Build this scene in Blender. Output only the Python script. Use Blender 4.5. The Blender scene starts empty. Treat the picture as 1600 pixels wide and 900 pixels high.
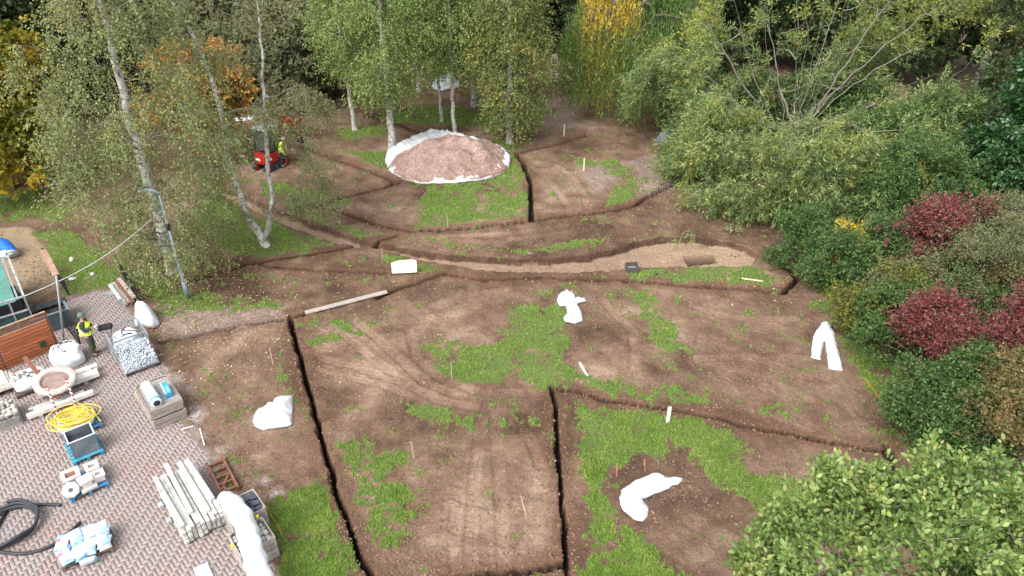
import bpy, bmesh, math, random
import numpy as np
from mathutils import Vector, Matrix
from mathutils.geometry import delaunay_2d_cdt

R = math.radians
C = bpy.context.scene.collection
scene = bpy.context.scene

# ------------------------------------------------------------------ camera
CAMZ, PITCH, FOC = 16.0, R(32.0), 1148.0
cd = bpy.data.cameras.new('camera'); cam = bpy.data.objects.new('camera', cd); C.objects.link(cam)
cam.location = (0, 0, CAMZ); cam.rotation_euler = (R(90) - PITCH, 0, 0)
cd.sensor_width = 36; cd.lens = 36 * FOC / 1600; cd.clip_start = 0.1; cd.clip_end = 2000
scene.camera = cam

# ------------------------------------------------------------------ overcast daylight
SUN_EL, SUN_AZ = R(52), R(215)          # azimuth clockwise from +Y
w = bpy.data.worlds.new('World'); scene.world = w; w.use_nodes = True
nt = w.node_tree; nt.nodes.clear()
sk = nt.nodes.new('ShaderNodeTexSky'); sk.sky_type = 'NISHITA'; sk.sun_disc = False
sk.sun_elevation = SUN_EL; sk.sun_rotation = SUN_AZ; sk.air_density = 1.0; sk.dust_density = 3.0; sk.ozone_density = 1.0
hs = nt.nodes.new('ShaderNodeHueSaturation'); hs.inputs['Saturation'].default_value = 0.22   # cloud cover greys the blue
bg = nt.nodes.new('ShaderNodeBackground'); bg.inputs['Strength'].default_value = 0.15
wo = nt.nodes.new('ShaderNodeOutputWorld')
nt.links.new(sk.outputs[0], hs.inputs['Color']); nt.links.new(hs.outputs[0], bg.inputs['Color']); nt.links.new(bg.outputs[0], wo.inputs['Surface'])
sl = bpy.data.lights.new('sun', 'SUN'); sl.energy = 0.85; sl.angle = R(32); sl.color = (1.0, 0.96, 0.9)
sun = bpy.data.objects.new('sun', sl); C.objects.link(sun)
sd = Vector((math.sin(SUN_AZ) * math.cos(SUN_EL), math.cos(SUN_AZ) * math.cos(SUN_EL), math.sin(SUN_EL)))
sun.rotation_euler = sd.to_track_quat('Z', 'Y').to_euler(); sun.location = (0, -20, 60)
scene.view_settings.view_transform = 'Standard'; scene.view_settings.look = 'None'
scene.view_settings.gamma = 1; scene.view_settings.use_curve_mapping = False
scene.view_settings.exposure = 1.52
scene.render.engine = 'CYCLES'
scene.cycles.max_bounces = 6; scene.cycles.diffuse_bounces = 3; scene.cycles.transmission_bounces = 3; scene.cycles.transparent_max_bounces = 4
scene.cycles.use_denoising = True

# ------------------------------------------------------------------ helpers
def G(px, py, z=0.0):
    u, v = (px - 800) / FOC, (450 - py) / FOC
    d = np.array([u, math.cos(PITCH) + v * math.sin(PITCH), -math.sin(PITCH) + v * math.cos(PITCH)])
    t = (z - CAMZ) / d[2]
    return np.array([d[0] * t, d[1] * t, z])
def gl(pts, z=0.0): return [G(x, y, z) for x, y in pts]

def tag(o, label=None, cat=None, group=None, kind=None):
    if label: o['label'] = label
    if cat: o['category'] = cat
    if group: o['group'] = group
    if kind: o['kind'] = kind
    return o
def thing(name, label, cat, loc=(0, 0, 0), rz=0.0, group=None):
    o = bpy.data.objects.new(name, None); C.objects.link(o)
    o.empty_display_size = 0.2
    o.location = tuple(float(a) for a in loc); o.rotation_euler = (0, 0, rz)
    return tag(o, label, cat, group)
def copy_tree(o, parent=None):
    c = o.copy(); C.objects.link(c)
    if parent is not None: c.parent = parent
    for ch in list(o.children): copy_tree(ch, c)
    return c
def frame(a, b, z=0.0):
    A, B = G(a[0], a[1], z), G(b[0], b[1], z)
    return A, math.atan2(B[1] - A[1], B[0] - A[0]), float(np.hypot(*(B - A)[:2]))

class MB:
    def __init__(s): s.v, s.f = [], []
    def add(s, vs, fs):
        n = len(s.v); s.v += [tuple(float(c) for c in p) for p in vs]; s.f += [tuple(i + n for i in f) for f in fs]; return s
    def box(s, c, d, rz=0.0, M=None):
        x, y, z = d[0] / 2, d[1] / 2, d[2] / 2
        vs = [Vector((a * x, b * y, e * z)) for a, b, e in ((-1,-1,-1),(1,-1,-1),(1,1,-1),(-1,1,-1),(-1,-1,1),(1,-1,1),(1,1,1),(-1,1,1))]
        m = M if M is not None else Matrix.Rotation(rz, 3, 'Z')
        return s.add([m @ q + Vector(c) for q in vs], [(3,2,1,0),(4,5,6,7),(0,1,5,4),(1,2,6,5),(2,3,7,6),(3,0,4,7)])
    def bar(s, p, q, w, h, up=(0, 0, 1)):
        p, q = Vector(p), Vector(q); d = q - p; L = d.length; d.normalize(); u = Vector(up)
        if abs(d.dot(u)) > .98: u = Vector((0, 1, 0))
        side = d.cross(u).normalized(); u = side.cross(d)
        M = Matrix((d, side, u)).transposed()
        return s.box((p + q) / 2, (L, w, h), M=M)
    def tube(s, pts, r, n=6, cap=True, closed=False):
        pts = [Vector(tuple(float(c) for c in p)) for p in pts]; rr = r if hasattr(r, '__len__') else [r] * len(pts)
        vs, fs, N = [], [], len(pts)
        prev = None
        for i, p in enumerate(pts):
            d = (pts[(i + 1) % N if closed else min(i + 1, N - 1)] - pts[(i - 1) % N if closed else max(i - 1, 0)])
            if d.length < 1e-9: d = Vector((0, 0, 1))
            d.normalize()
            if prev is None:
                prev = d.orthogonal().normalized()
            u = (prev - d * prev.dot(d))
            u = u.normalized() if u.length > 1e-6 else d.orthogonal().normalized()
            prev = u; v = d.cross(u)
            for k in range(n):
                a = 2 * math.pi * k / n; vs.append(p + (u * math.cos(a) + v * math.sin(a)) * rr[i])
        for i in range(N if closed else N - 1):
            j = (i + 1) % N
            for k in range(n):
                k2 = (k + 1) % n; fs.append((i * n + k, i * n + k2, j * n + k2, j * n + k))
        if cap and not closed:
            fs.append(tuple(range(n))[::-1]); fs.append(tuple((N - 1) * n + k for k in range(n)))
        return s.add(vs, fs)
    def lathe(s, prof, n=24, c=(0, 0, 0), axis=None):
        vs, fs = [], []
        for r, z in prof:
            for k in range(n):
                a = 2 * math.pi * k / n; q = Vector((r * math.cos(a), r * math.sin(a), z))
                if axis is not None: q = axis @ q
                vs.append(q + Vector(c))
        for i in range(len(prof) - 1):
            for k in range(n):
                k2 = (k + 1) % n; fs.append((i * n + k, i * n + k2, (i + 1) * n + k2, (i + 1) * n + k))
        fs.append(tuple(range(n))[::-1]); fs.append(tuple((len(prof) - 1) * n + k for k in range(n)))
        return s.add(vs, fs)
    def prism(s, poly, z0, z1):
        n = len(poly)
        return s.add([(x, y, z0) for x, y in poly] + [(x, y, z1) for x, y in poly],
                     [tuple(range(n))[::-1], tuple(range(n, 2 * n))] + [(i, (i + 1) % n, (i + 1) % n + n, i + n) for i in range(n)])
    def build(s, name, m, parent=None, smooth=False, bevel=0.0):
        me = bpy.data.meshes.new(name); me.from_pydata(s.v, [], s.f); me.update()
        if smooth: me.polygons.foreach_set('use_smooth', [True] * len(me.polygons))
        if m: me.materials.append(m)
        o = bpy.data.objects.new(name, me); C.objects.link(o)
        if parent is not None: o.parent = parent
        if bevel:
            b = o.modifiers.new('bevel', 'BEVEL'); b.width = bevel; b.segments = 2; b.limit_method = 'ANGLE'
        return o

def np_mesh(name, V, F, m, parent=None, smooth=False, attrs=None):
    V = np.asarray(V, np.float32); F = np.asarray(F, np.int32); k = F.shape[1]
    me = bpy.data.meshes.new(name)
    me.vertices.add(len(V)); me.vertices.foreach_set('co', V.ravel())
    me.loops.add(F.size); me.loops.foreach_set('vertex_index', F.ravel())
    me.polygons.add(len(F)); me.polygons.foreach_set('loop_start', np.arange(0, F.size, k, dtype=np.int32))
    if smooth: me.polygons.foreach_set('use_smooth', np.ones(len(F), bool))
    for an, av in (attrs or {}).items():
        a = me.attributes.new(an, 'FLOAT', 'POINT'); a.data.foreach_set('value', np.asarray(av, np.float32).ravel())
    me.update(calc_edges=True)
    if m: me.materials.append(m)
    o = bpy.data.objects.new(name, me); C.objects.link(o)
    if parent is not None: o.parent = parent
    return o

def unit(a): return a / np.maximum(np.linalg.norm(a, axis=-1, keepdims=True), 1e-6)
# ---- numpy noise
_rt = np.random.RandomState(5).rand(512, 512)
def vn(x, y, s=0):
    x = np.asarray(x, float) + s * 37.7; y = np.asarray(y, float) + s * 91.3
    xi = np.floor(x).astype(int); yi = np.floor(y).astype(int); fx = x - xi; fy = y - yi
    fx = fx * fx * (3 - 2 * fx); fy = fy * fy * (3 - 2 * fy)
    a = _rt[xi % 512, yi % 512]; b = _rt[(xi + 1) % 512, yi % 512]; c = _rt[xi % 512, (yi + 1) % 512]; d = _rt[(xi + 1) % 512, (yi + 1) % 512]
    return (a * (1 - fx) + b * fx) * (1 - fy) + (c * (1 - fx) + d * fx) * fy
def fbm(x, y, sc, o=4, s=0):
    t, amp, tot = 0, 1.0, 0
    for i in range(o):
        t = t + amp * vn(x / sc, y / sc, s + i); tot += amp; amp *= .5; sc *= .5
    return t / tot
def sstep(a, b, x):
    t = np.clip((x - a) / (b - a), 0, 1); return t * t * (3 - 2 * t)
def seg_dist(x, y, pts, closed=False):
    d = np.full(np.shape(x), 1e9); P = np.asarray(pts)[:, :2]; n = len(P)
    for i in range(n if closed else n - 1):
        a, b = P[i], P[(i + 1) % n]; e = b - a; l2 = max(e @ e, 1e-12)
        t = np.clip(((x - a[0]) * e[0] + (y - a[1]) * e[1]) / l2, 0, 1)
        d = np.minimum(d, (x - a[0] - t * e[0]) ** 2 + (y - a[1] - t * e[1]) ** 2)
    return np.sqrt(d)
def inpoly(x, y, pts):
    P = np.asarray(pts)[:, :2]; n = len(P); r = np.zeros(np.shape(x), bool)
    for i in range(n):
        (x0, y0), (x1, y1) = P[i], P[(i + 1) % n]
        if y0 == y1: continue
        r ^= ((y0 > y) != (y1 > y)) & (x < (x1 - x0) * (y - y0) / (y1 - y0) + x0)
    return r
def sdf(x, y, pts, far=1.5):
    """signed distance, positive inside; -far outside the box around the outline"""
    P = np.asarray(pts)[:, :2]; lo, hi = P.min(0) - far, P.max(0) + far
    out = np.full(np.shape(x), -far)
    m = (x > lo[0]) & (x < hi[0]) & (y > lo[1]) & (y < hi[1])
    if m.any():
        d = seg_dist(x[m], y[m], P, True); out[m] = np.where(inpoly(x[m], y[m], P), d, -d)
    return out
def line_d(x, y, pts, far=2.0):
    P = np.asarray(pts)[:, :2]; lo, hi = P.min(0) - far, P.max(0) + far
    out = np.full(np.shape(x), far); m = (x > lo[0]) & (x < hi[0]) & (y > lo[1]) & (y < hi[1])
    if m.any(): out[m] = np.minimum(far, seg_dist(x[m], y[m], P))
    return out

# ------------------------------------------------------------------ materials
MATS = {}
def nodes(name):
    m = bpy.data.materials.new(name); m.use_nodes = True; t = m.node_tree; t.nodes.clear()
    out = t.nodes.new('ShaderNodeOutputMaterial'); return m, t, out
def N(t, kind, **kw):
    n = t.nodes.new('ShaderNode' + kind)
    for k, v in kw.items():
        if k in n.inputs: n.inputs[k].default_value = v
        else: setattr(n, k, v)
    return n
def ramp(t, stops):
    r = t.nodes.new('ShaderNodeValToRGB'); cr = r.color_ramp
    while len(cr.elements) < len(stops): cr.elements.new(0.5)
    for e, (p, c) in zip(cr.elements, stops): e.position = p; e.color = (*c, 1)
    return r
def mixc(t, f, a, b, mode='MIX'):
    m = t.nodes.new('ShaderNodeMix'); m.data_type = 'RGBA'; m.blend_type = mode
    for sock, val in ((m.inputs[0], f), (m.inputs[6], a), (m.inputs[7], b)):
        if hasattr(val, 'links'): t.links.new(val, sock)
        elif isinstance(val, tuple): sock.default_value = (*val, 1) if len(val) == 3 else val
        else: sock.default_value = val
    return m.outputs[2]
def math_(t, op, a, b=0.0, clamp=False):
    m = t.nodes.new('ShaderNodeMath'); m.operation = op; m.use_clamp = clamp
    for i, v in enumerate((a, b)):
        if hasattr(v, 'links'): t.links.new(v, m.inputs[i])
        else: m.inputs[i].default_value = v
    return m.outputs[0]
def pmat(name, c1, c2=None, scale=4.0, rough=.7, bump=.25, metal=0.0, spec=.35, dirt=None, dirt_amt=.5, stretch=None, trans=0.0, isl=0.0):
    """solid stuff with two tones, fine grain, patches of dirt"""
    if name in MATS: return MATS[name]
    c2 = c2 or tuple(a * .75 for a in c1)
    m, t, out = nodes(name); b = N(t, 'BsdfPrincipled'); tc = N(t, 'TexCoord'); v = tc.outputs['Object']
    if stretch:
        mp = N(t, 'Mapping'); mp.inputs['Scale'].default_value = stretch; t.links.new(v, mp.inputs['Vector']); v = mp.outputs[0]
    n1 = N(t, 'TexNoise', Scale=scale, Detail=6.0, Roughness=.62); t.links.new(v, n1.inputs['Vector'])
    r = ramp(t, [(.32, c2), (.66, c1)]); t.links.new(n1.outputs[0], r.inputs[0]); col = r.outputs[0]
    if isl:
        g = N(t, 'NewGeometry'); oi = N(t, 'ObjectInfo')
        k = math_(t, 'ADD', math_(t, 'MULTIPLY', math_(t, 'FRACT', math_(t, 'ADD', g.outputs['Random Per Island'], oi.outputs['Random'])), 2 * isl), 1 - isl)
        vm = t.nodes.new('ShaderNodeVectorMath'); vm.operation = 'SCALE'; t.links.new(col, vm.inputs[0]); t.links.new(k, vm.inputs['Scale']); col = vm.outputs[0]
    if dirt:
        n2 = N(t, 'TexNoise', Scale=scale * .45 + .6, Detail=5.0, Roughness=.7); t.links.new(tc.outputs['Object'], n2.inputs['Vector'])
        r2 = ramp(t, [(.48, (0, 0, 0)), (.7, (1, 1, 1))]); t.links.new(n2.outputs[0], r2.inputs[0])
        col = mixc(t, math_(t, 'MULTIPLY', r2.outputs[0], dirt_amt), col, dirt)
    t.links.new(col, b.inputs['Base Color'])
    b.inputs['Roughness'].default_value = rough; b.inputs['Metallic'].default_value = metal; b.inputs['Specular IOR Level'].default_value = spec
    if trans: b.inputs['Transmission Weight'].default_value = trans
    if bump:
        n3 = N(t, 'TexNoise', Scale=scale * 6, Detail=4.0); t.links.new(v, n3.inputs['Vector'])
        bp = N(t, 'Bump', Strength=bump, Distance=.02); t.links.new(n3.outputs[0], bp.inputs['Height']); t.links.new(bp.outputs[0], b.inputs['Normal'])
    t.links.new(b.outputs[0], out.inputs[0]); MATS[name] = m; return m
def leafmat(name, stops, nscale=.6, mixn=.6, trans=.3, rough=.5, spec=.35, gain=1.3):
    """leaf colours: a random value per leaf plus clump-sized noise"""
    if name in MATS: return MATS[name]
    m, t, out = nodes(name); g = N(t, 'NewGeometry'); tc = N(t, 'TexCoord')
    n1 = N(t, 'TexNoise', Scale=nscale, Detail=3.0, Roughness=.6); t.links.new(tc.outputs['Object'], n1.inputs['Vector'])
    nn = math_(t, 'MULTIPLY', math_(t, 'SUBTRACT', n1.outputs[0], .5), 2.2)
    v = math_(t, 'ADD', math_(t, 'MULTIPLY', nn, mixn), math_(t, 'ADD', .5 * mixn, math_(t, 'MULTIPLY', g.outputs['Random Per Island'], 1 - mixn)), True)
    r = ramp(t, [(q, tuple(min(.8, a_ * gain) for a_ in c)) for q, c in stops]); t.links.new(v, r.inputs[0])
    b = N(t, 'BsdfPrincipled', Roughness=rough); b.inputs['Specular IOR Level'].default_value = spec; t.links.new(r.outputs[0], b.inputs['Base Color'])
    tr = N(t, 'BsdfTranslucent'); t.links.new(r.outputs[0], tr.inputs['Color'])
    mx = N(t, 'MixShader'); mx.inputs[0].default_value = trans
    t.links.new(b.outputs[0], mx.inputs[1]); t.links.new(tr.outputs[0], mx.inputs[2]); t.links.new(mx.outputs[0], out.inputs[0])
    MATS[name] = m; return m

white_sheet = pmat('white_sheet', (.60, .61, .625), (.50, .51, .53), scale=2.5, rough=.75, bump=.3)
galv = pmat('galvanised', (.36, .39, .41), (.22, .25, .27), scale=3, rough=.5, metal=.35, bump=.1)
dark_metal = pmat('dark_metal', (.03, .032, .035), (.018, .018, .02), rough=.5)
rust = pmat('rust', (.23, .095, .055), (.12, .055, .035), scale=9, rough=.85, bump=.5)
old_wood = pmat('old_wood', (.36, .31, .26), (.20, .165, .135), scale=6, rough=.85, bump=.5, stretch=(1, 8, 8), isl=.15)
new_wood = pmat('new_wood', (.62, .47, .30), (.50, .36, .22), scale=6, rough=.8, bump=.3)
grey_wood = pmat('grey_wood', (.40, .36, .33), (.22, .19, .17), scale=7, rough=.9, bump=.5, isl=.2)
blue_paint = pmat('blue_pallet_paint', (.035, .20, .37), (.02, .13, .26), scale=6, rough=.7, bump=.3, dirt=(.18, .18, .18), dirt_amt=.5)
concrete = pmat('pale_concrete', (.54, .53, .49), (.40, .40, .37), scale=5, rough=.9, bump=.4, dirt=(.24, .24, .21), dirt_amt=.7, isl=.22)
white_stone = pmat('white_stone', (.72, .69, .64), (.56, .53, .48), scale=5, rough=.9, bump=.4, dirt=(.36, .32, .27), dirt_amt=.5)
stone_grey = pmat('grey_stone', (.42, .44, .45), (.24, .26, .27), scale=6, rough=.9, bump=.5, isl=.35)
cobble_m = pmat('cobble_stone', (.45, .41, .37), (.28, .26, .24), scale=7, rough=.85, bump=.4, isl=.3)
slate = pmat('slate', (.085, .10, .12), (.05, .06, .075), scale=7, rough=.6, bump=.4, isl=.3)
black_rubber = pmat('black_rubber', (.035, .04, .045), (.02, .024, .028), rough=.55, bump=.1)
black_sheet = pmat('black_polythene', (.03, .033, .04), (.015, .016, .02), rough=.35, bump=.5, scale=3)
yellow_hose = pmat('yellow_hose', (.72, .55, .06), (.60, .44, .04), rough=.5, bump=.1)
# ================================================================== THE GROUND
# every outline below is a line on the ground, taken from the photograph and put where it lies in the world
trenches = [  # outline, width, depth
    ([(453,494),(461,530),(472,570),(488,625),(503,690),(512,720),(528,775),(545,820),(560,860),(582,900),(600,935)], .125, .75),
    ([(865,604),(868,650),(872,700),(876,745),(880,800),(883,850),(886,900),(888,940)], .105, .7),
    ([(865,607),(905,614),(950,625),(1000,633),(1040,639),(1085,648),(1130,656),(1175,667),(1225,677),(1300,690),(1345,698),(1388,704)], .15, .5),
    ([(1386,700),(1390,720),(1388,750),(1378,790)], .30, .5),
    ([(690,905),(760,897),(820,893),(884,882)], .20, .45),
    ([(248,536),(290,528),(330,518),(365,510),(405,505),(455,497),(480,489)], .17, .4),
    ([(590,466),(620,452),(655,441),(694,428)], .2, .3),
    ([(296,409),(340,412),(385,413),(440,416),(490,421),(540,424),(612,429)], .17, .5),
    ([(300,440),(345,427),(395,411),(440,403),(500,394),(545,386),(590,378),(606,374),(622,368)], .19, .45),
    ([(694,430),(725,434),(760,437),(800,437),(840,434),(880,436),(940,438),(1010,441),(1060,446),(1110,449),(1160,452),(1226,457),(1247,436),(1233,420),(1190,395)], .18, .5),
    ([(806,240),(818,256),(826,275),(829,305),(832,346)], .22, .6),
    ([(806,240),(835,233),(870,226),(918,211)], .25, .6),
    ([(660,362),(700,359),(745,356),(790,350),(832,346),(870,341),(915,335),(960,329),(990,322),(1012,308),(1040,294),(1075,276)], .22, .55),
    ([(497,320),(530,331),(560,341),(600,354),(650,363)], .2, .5),
    ([(470,230),(505,241),(540,253),(575,266),(618,284)], .25, .6),
    ([(628,283),(600,294),(562,304),(525,314),(490,325)], .22, .5),
    ([(585,184),(620,194),(650,205),(690,212)], .3, .3),
    ([(225,402),(240,410)], .5, .3),
]
path_poly = gl([(320,285),(360,296),(400,313),(450,334),(490,350),(530,362),(570,375),(620,386),(660,393),(700,398),(760,404),(820,405),(870,404),(920,399),(965,388),(1000,376),(1040,370),(1090,372),(1130,375),(1165,385),(1185,398),(1175,413),(1120,416),(1050,416),(1000,417),(950,422),(900,425),(850,425),(800,424),(750,420),(700,413),(650,403),(600,391),(570,384),(530,380),(490,368),(450,352),(400,330),(350,306)])
pit_poly = gl([(1068,391),(1116,386),(1125,400),(1077,405)])
grass_polys = [  # outline, density
    ([(652,542),(680,533),(715,535),(745,540),(785,536),(800,520),(800,500),(808,480),(830,475),(860,476),(882,476),(889,505),(890,545),(896,575),(905,592),(870,597),(820,606),(790,600),(765,606),(735,603),(700,590),(665,567)], 1.0),
    ([(898,640),(950,648),(990,643),(1040,655),(1090,655),(1132,664),(1150,700),(1165,735),(1215,738),(1255,752),(1245,800),(1190,805),(1150,775),(1110,740),(1085,708),(1050,696),(1000,712),(935,742),(950,770),(985,830),(1030,870),(1070,905),(1080,935),(920,935),(915,860),(920,800),(912,730),(905,690)], 1.0),
    ([(415,787),(450,772),(490,748),(512,770),(525,800),(540,840),(552,870),(560,900),(572,935),(445,935),(432,860)], 1.0),
    ([(525,690),(580,684),(640,705),(655,730),(605,738),(640,765),(655,800),(630,850),(600,845),(575,800),(545,760)], .66),
    ([(618,625),(650,626),(680,630),(720,645),(790,655),(842,655),(842,668),(770,672),(700,662),(640,648)], .8),
    ([(985,455),(1020,452),(1040,480),(1052,515),(1078,550),(1040,550),(1012,530),(1000,500)], .8),
    ([(905,597),(960,595),(1000,600),(1090,605),(1118,640),(1040,637),(960,624)], .62),
    ([(985,421),(1040,417),(1100,416),(1170,419),(1200,430),(1195,441),(1100,441),(1040,440),(990,433)], .95),
    ([(555,384),(590,392),(625,399),(680,412),(722,425),(690,432),(655,424),(605,408)], .75),
    ([(720,428),(800,428),(970,430),(960,438),(840,434),(730,436)], .5),
    ([(640,368),(700,384),(800,397),(860,394),(925,382),(945,375),(920,372),(870,380),(820,392),(760,389),(690,376)], .85),
    ([(465,328),(500,337),(540,350),(590,368),(575,374),(540,362),(500,350)], .8),
    ([(300,325),(330,308),(360,312),(395,332),(450,358),(530,382),(500,388),(460,393),(390,400),(350,396),(345,372),(315,360)], 1.0),
    ([(545,240),(610,234),(650,224),(720,214),(800,224),(828,238),(800,245),(820,262),(826,300),(824,337),(760,342),(700,357),(648,357),(655,325),(664,292),(630,282),(590,262)], .9),
    ([(590,185),(640,168),(700,163),(790,178),(870,168),(850,186),(760,196),(680,196),(620,195)], .9),
    ([(525,200),(570,196),(620,200),(600,214),(545,222),(525,215)], .85),
    ([(880,255),(920,250),(960,250),(985,265),(1000,298),(975,316),(952,317),(972,287),(942,263)], .85),
    ([(-60,280),(60,298),(110,325),(95,345),(50,340),(-60,358)], .9),
    ([(48,362),(110,362),(140,390),(190,432),(165,452),(112,460),(85,415)], 1.0),
    ([(160,390),(230,425),(300,458),(360,458),(430,468),(445,482),(380,487),(300,491),(245,492),(215,460)], .72),
    ([(395,280),(440,285),(510,300),(560,318),(520,326),(470,330),(420,312)], .75),
    ([(1262,475),(1300,515),(1325,560),(1345,595),(1385,640),(1432,705),(1460,760),(1460,935),(1900,935),(1900,290),(1340,370),(1275,440)], .75),
    ([(422,545),(437,543),(448,580),(458,612),(442,610),(432,580)], .7),
    ([(462,500),(520,488),(600,492),(585,520),(500,545),(475,560)], .45),
    ([(462,620),(500,690),(540,790),(520,790),(495,740),(468,660)], .5),
    ([(885,740),(905,760),(905,860),(890,880)], .45),
    ([(770,770),(830,775),(850,810),(790,800)], .4),
    ([(820,470),(850,452),(880,455),(860,475)], .35),
    ([(350,420),(440,430),(470,460),(440,470),(380,440)], .4),
    ([(990,500),(1030,545),(1100,600),(1080,600),(1010,560)], .45),
]
paving_poly = gl([(-500,470),(60,478),(105,470),(150,456),(188,454),(206,478),(214,510),(238,560),(262,590),(282,640),(300,680),(325,715),(352,760),(385,800),(425,860),(440,935),(300,1000),(-500,1000)])
gravel_poly = gl([(200,455),(225,480),(236,510),(252,560),(285,590),(310,650),(345,700),(400,745),(425,775),(400,800),(350,760),(300,690),(262,600),(225,545),(205,500)])
gravel_poly2 = gl([(225,480),(330,475),(445,482),(450,497),(360,512),(250,535),(235,510)])
chips_poly = gl([(905,260),(960,255),(1030,240),(1090,262),(1060,290),(1000,305),(985,265),(930,300)])
chips_poly2 = gl([(865,150),(905,150),(905,200),(860,200),(820,190)])
sand_poly = gl([(-200,360),(40,355),(68,380),(80,410),(92,450),(60,470),(-200,480)])
ruts = [[(735,935),(733,850),(738,770),(745,710),(750,660)], [(788,935),(784,850),(780,760),(775,700),(770,650)], [(712,935),(708,850),(715,760)],
        [(505,505),(540,525),(580,560),(625,595),(680,625),(740,640)], [(545,495),(590,530),(625,565),(665,600),(720,620)], [(640,520),(650,560),(690,595),(750,615),(830,615)],
        [(830,262),(862,290),(885,320),(890,338)], [(866,258),(895,280),(912,305),(918,335)], [(560,325),(620,330),(640,305)], [(690,372),(800,366),(900,352)], [(680,380),(780,378),(880,365)],
        [(470,575),(520,585),(590,600),(640,618)], [(500,560),(560,575),(630,605)], [(780,640),(830,690),(850,745)], [(640,790),(700,770),(760,790)],
        [(670,480),(720,462),(790,455)], [(660,500),(720,490),(780,470)], [(1080,480),(1150,500),(1240,500)], [(1090,560),(1180,560),(1260,590)], [(940,470),(990,520),(990,580)]]
T = [(gl(p), wd, dp) for p, wd, dp in trenches]
GP = [(gl(p), d) for p, d in grass_polys]
RT = [gl(p) for p in ruts]

def ground_at(x, y, full=False):
    x = np.asarray(x, float); y = np.asarray(y, float)
    inside = ((np.abs(x) < 60) & (y > -10) & (y < 90)).astype(float)
    e1 = fbm(x, y, .9, 4, 3) - .5; e2 = fbm(x, y, .35, 3, 9) - .5
    pv = sdf(x, y, paving_poly) + e1 * .5
    pvm = sstep(-.15, .12, pv)
    sand = sstep(-.1, .15, sdf(x, y, sand_poly) + e1 * .5)
    # grass cover 0..1
    grass = np.full_like(x, -.75)
    for P, d in GP:
        s = sdf(x, y, P) + e1 * .7 + e2 * .3
        k = sstep(-.4, .35, s)
        grass = np.maximum(grass, (k - .5) * 1.5 + 1.5 * d - 1.06)
    g1 = fbm(x, y, .55, 4, 17) - .5; g2 = fbm(x, y, .14, 2, 19) - .5
    grass = sstep(.0, .95, grass + g1 * 2.6 + g2 * 2.0) * (.62 + .38 * sstep(.35, .6, fbm(x, y, 1.4, 3, 23)))
    grass = np.maximum(grass, .10 * sstep(.70, .84, fbm(x, y, 1.9, 5, 27)))
    far = sstep(60, 75, y) + sstep(24, 30, np.abs(x)); grass = np.maximum(grass, np.clip(far, 0, 1) * .35)
    # trenches, path, pit
    dig = np.zeros_like(x); lip = np.zeros_like(x)
    for P, wd, dp in T:
        d = line_d(x + .16 * e1 + .10 * e2, y + .12 * e2, P)
        wj = wd * (.5 + .45 * e2)
        dig = np.maximum(dig, dp * sstep(.035, -.02, d - wj))
        lip = np.maximum(lip, sstep(.75, .1, d + e1 * .6) * (d > wj))
    path = sstep(-.1, .12, sdf(x, y, path_poly) + e2 * .25)
    pit = sstep(-.02, .02, sdf(x, y, pit_poly))
    rut = np.zeros_like(x); rutc = np.zeros_like(x)
    for P in RT:
        d = line_d(x, y, P); rut = np.maximum(rut, sstep(.24, .1, d)); rutc = np.maximum(rutc, sstep(.36, .18, d) * (d > .17))
    grass = grass * (1 - .75 * sstep(.3, .8, lip) * sstep(.35, .6, fbm(x, y, .6, 3, 29))) * (1 - sstep(.0, .1, dig)) * (1 - path) * (1 - pvm) * (1 - sand) * (1 - .8 * rut)
    grav = np.maximum(sstep(-.2, .3, sdf(x, y, gravel_poly) + e1 * 1.6) * sstep(.30, .58, fbm(x, y, 1.1, 5, 41)) * .9, .38 * sstep(-.2, .2, sdf(x, y, gravel_poly2) + e1))
    grav = np.maximum(grav, .42 * sstep(-.5, .4, sdf(x, y, chips_poly) + e1)); grav = np.maximum(grav, .35 * sstep(-.5, .4, sdf(x, y, chips_poly2) + e1))
    soil = (1 - pvm) * inside
    big = fbm(x, y, 5.0, 3, 51) - .5
    h = soil * ((fbm(x, y, 1.5, 4, 61) - .5) * .14 + (fbm(x, y, .45, 3, 71) - .5) * .085 * (1 - .5 * grass) + (fbm(x, y, .16, 2, 81) - .5) * .055) + big * .10 * soil
    h = h + lip * .016 * soil * (.4 + 1.2 * fbm(x, y, .3, 2, 95)) - rut * (.035 + .010 * np.sin(34 * (x * .3 + y))) * (.3 + 1.2 * fbm(x, y, .9, 3, 97)) * soil + rutc * .022 * soil
    h = h + grass * .03
    # the sunken path and the pit, banked up on the far side
    h = h - path * .34 * (1 - .6 * pit); h = h - pit * 1.35; h = np.where(dig > 0, h - dig, h)
    h = h * (1 - pvm) - .022 * pvm + soil * .02 * sstep(-.5, 0, pv)
    if not full: return h
    dry = np.clip(.50 + 1.15 * (fbm(x, y, 2.6, 5, 111) - .5) + .75 * (fbm(x, y, .6, 3, 121) - .5) + .10 * rut - .30 * lip - .9 * np.clip(dig * 4, 0, .6), 0, 1)  # soil dryness, with shade painted in along the trenches
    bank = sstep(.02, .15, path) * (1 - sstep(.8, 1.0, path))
    dry = dry - .3 * bank - .8 * pit  # pit tone lowered too, as painted shade
    return h, dict(grass=grass, dry=dry, sand=np.maximum(path * (1 - bank) * (1 - pit) * (.72 + .28 * sstep(4.5, 9, x)) * sstep(.2, .45, fbm(x, y, 1.2, 4, 131)+.15), 0 * sand), gravel=grav * (1 - grass), spoil=np.maximum(pit, lip * (.35 + .65 * fbm(x, y, .9, 3, 141))), pave=pvm, yard=sand, hollow_shade=np.maximum(1.15 * pit, sstep(.05, .2, dig)))  # last mask holds the shade painted inside pit and trenches

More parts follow.
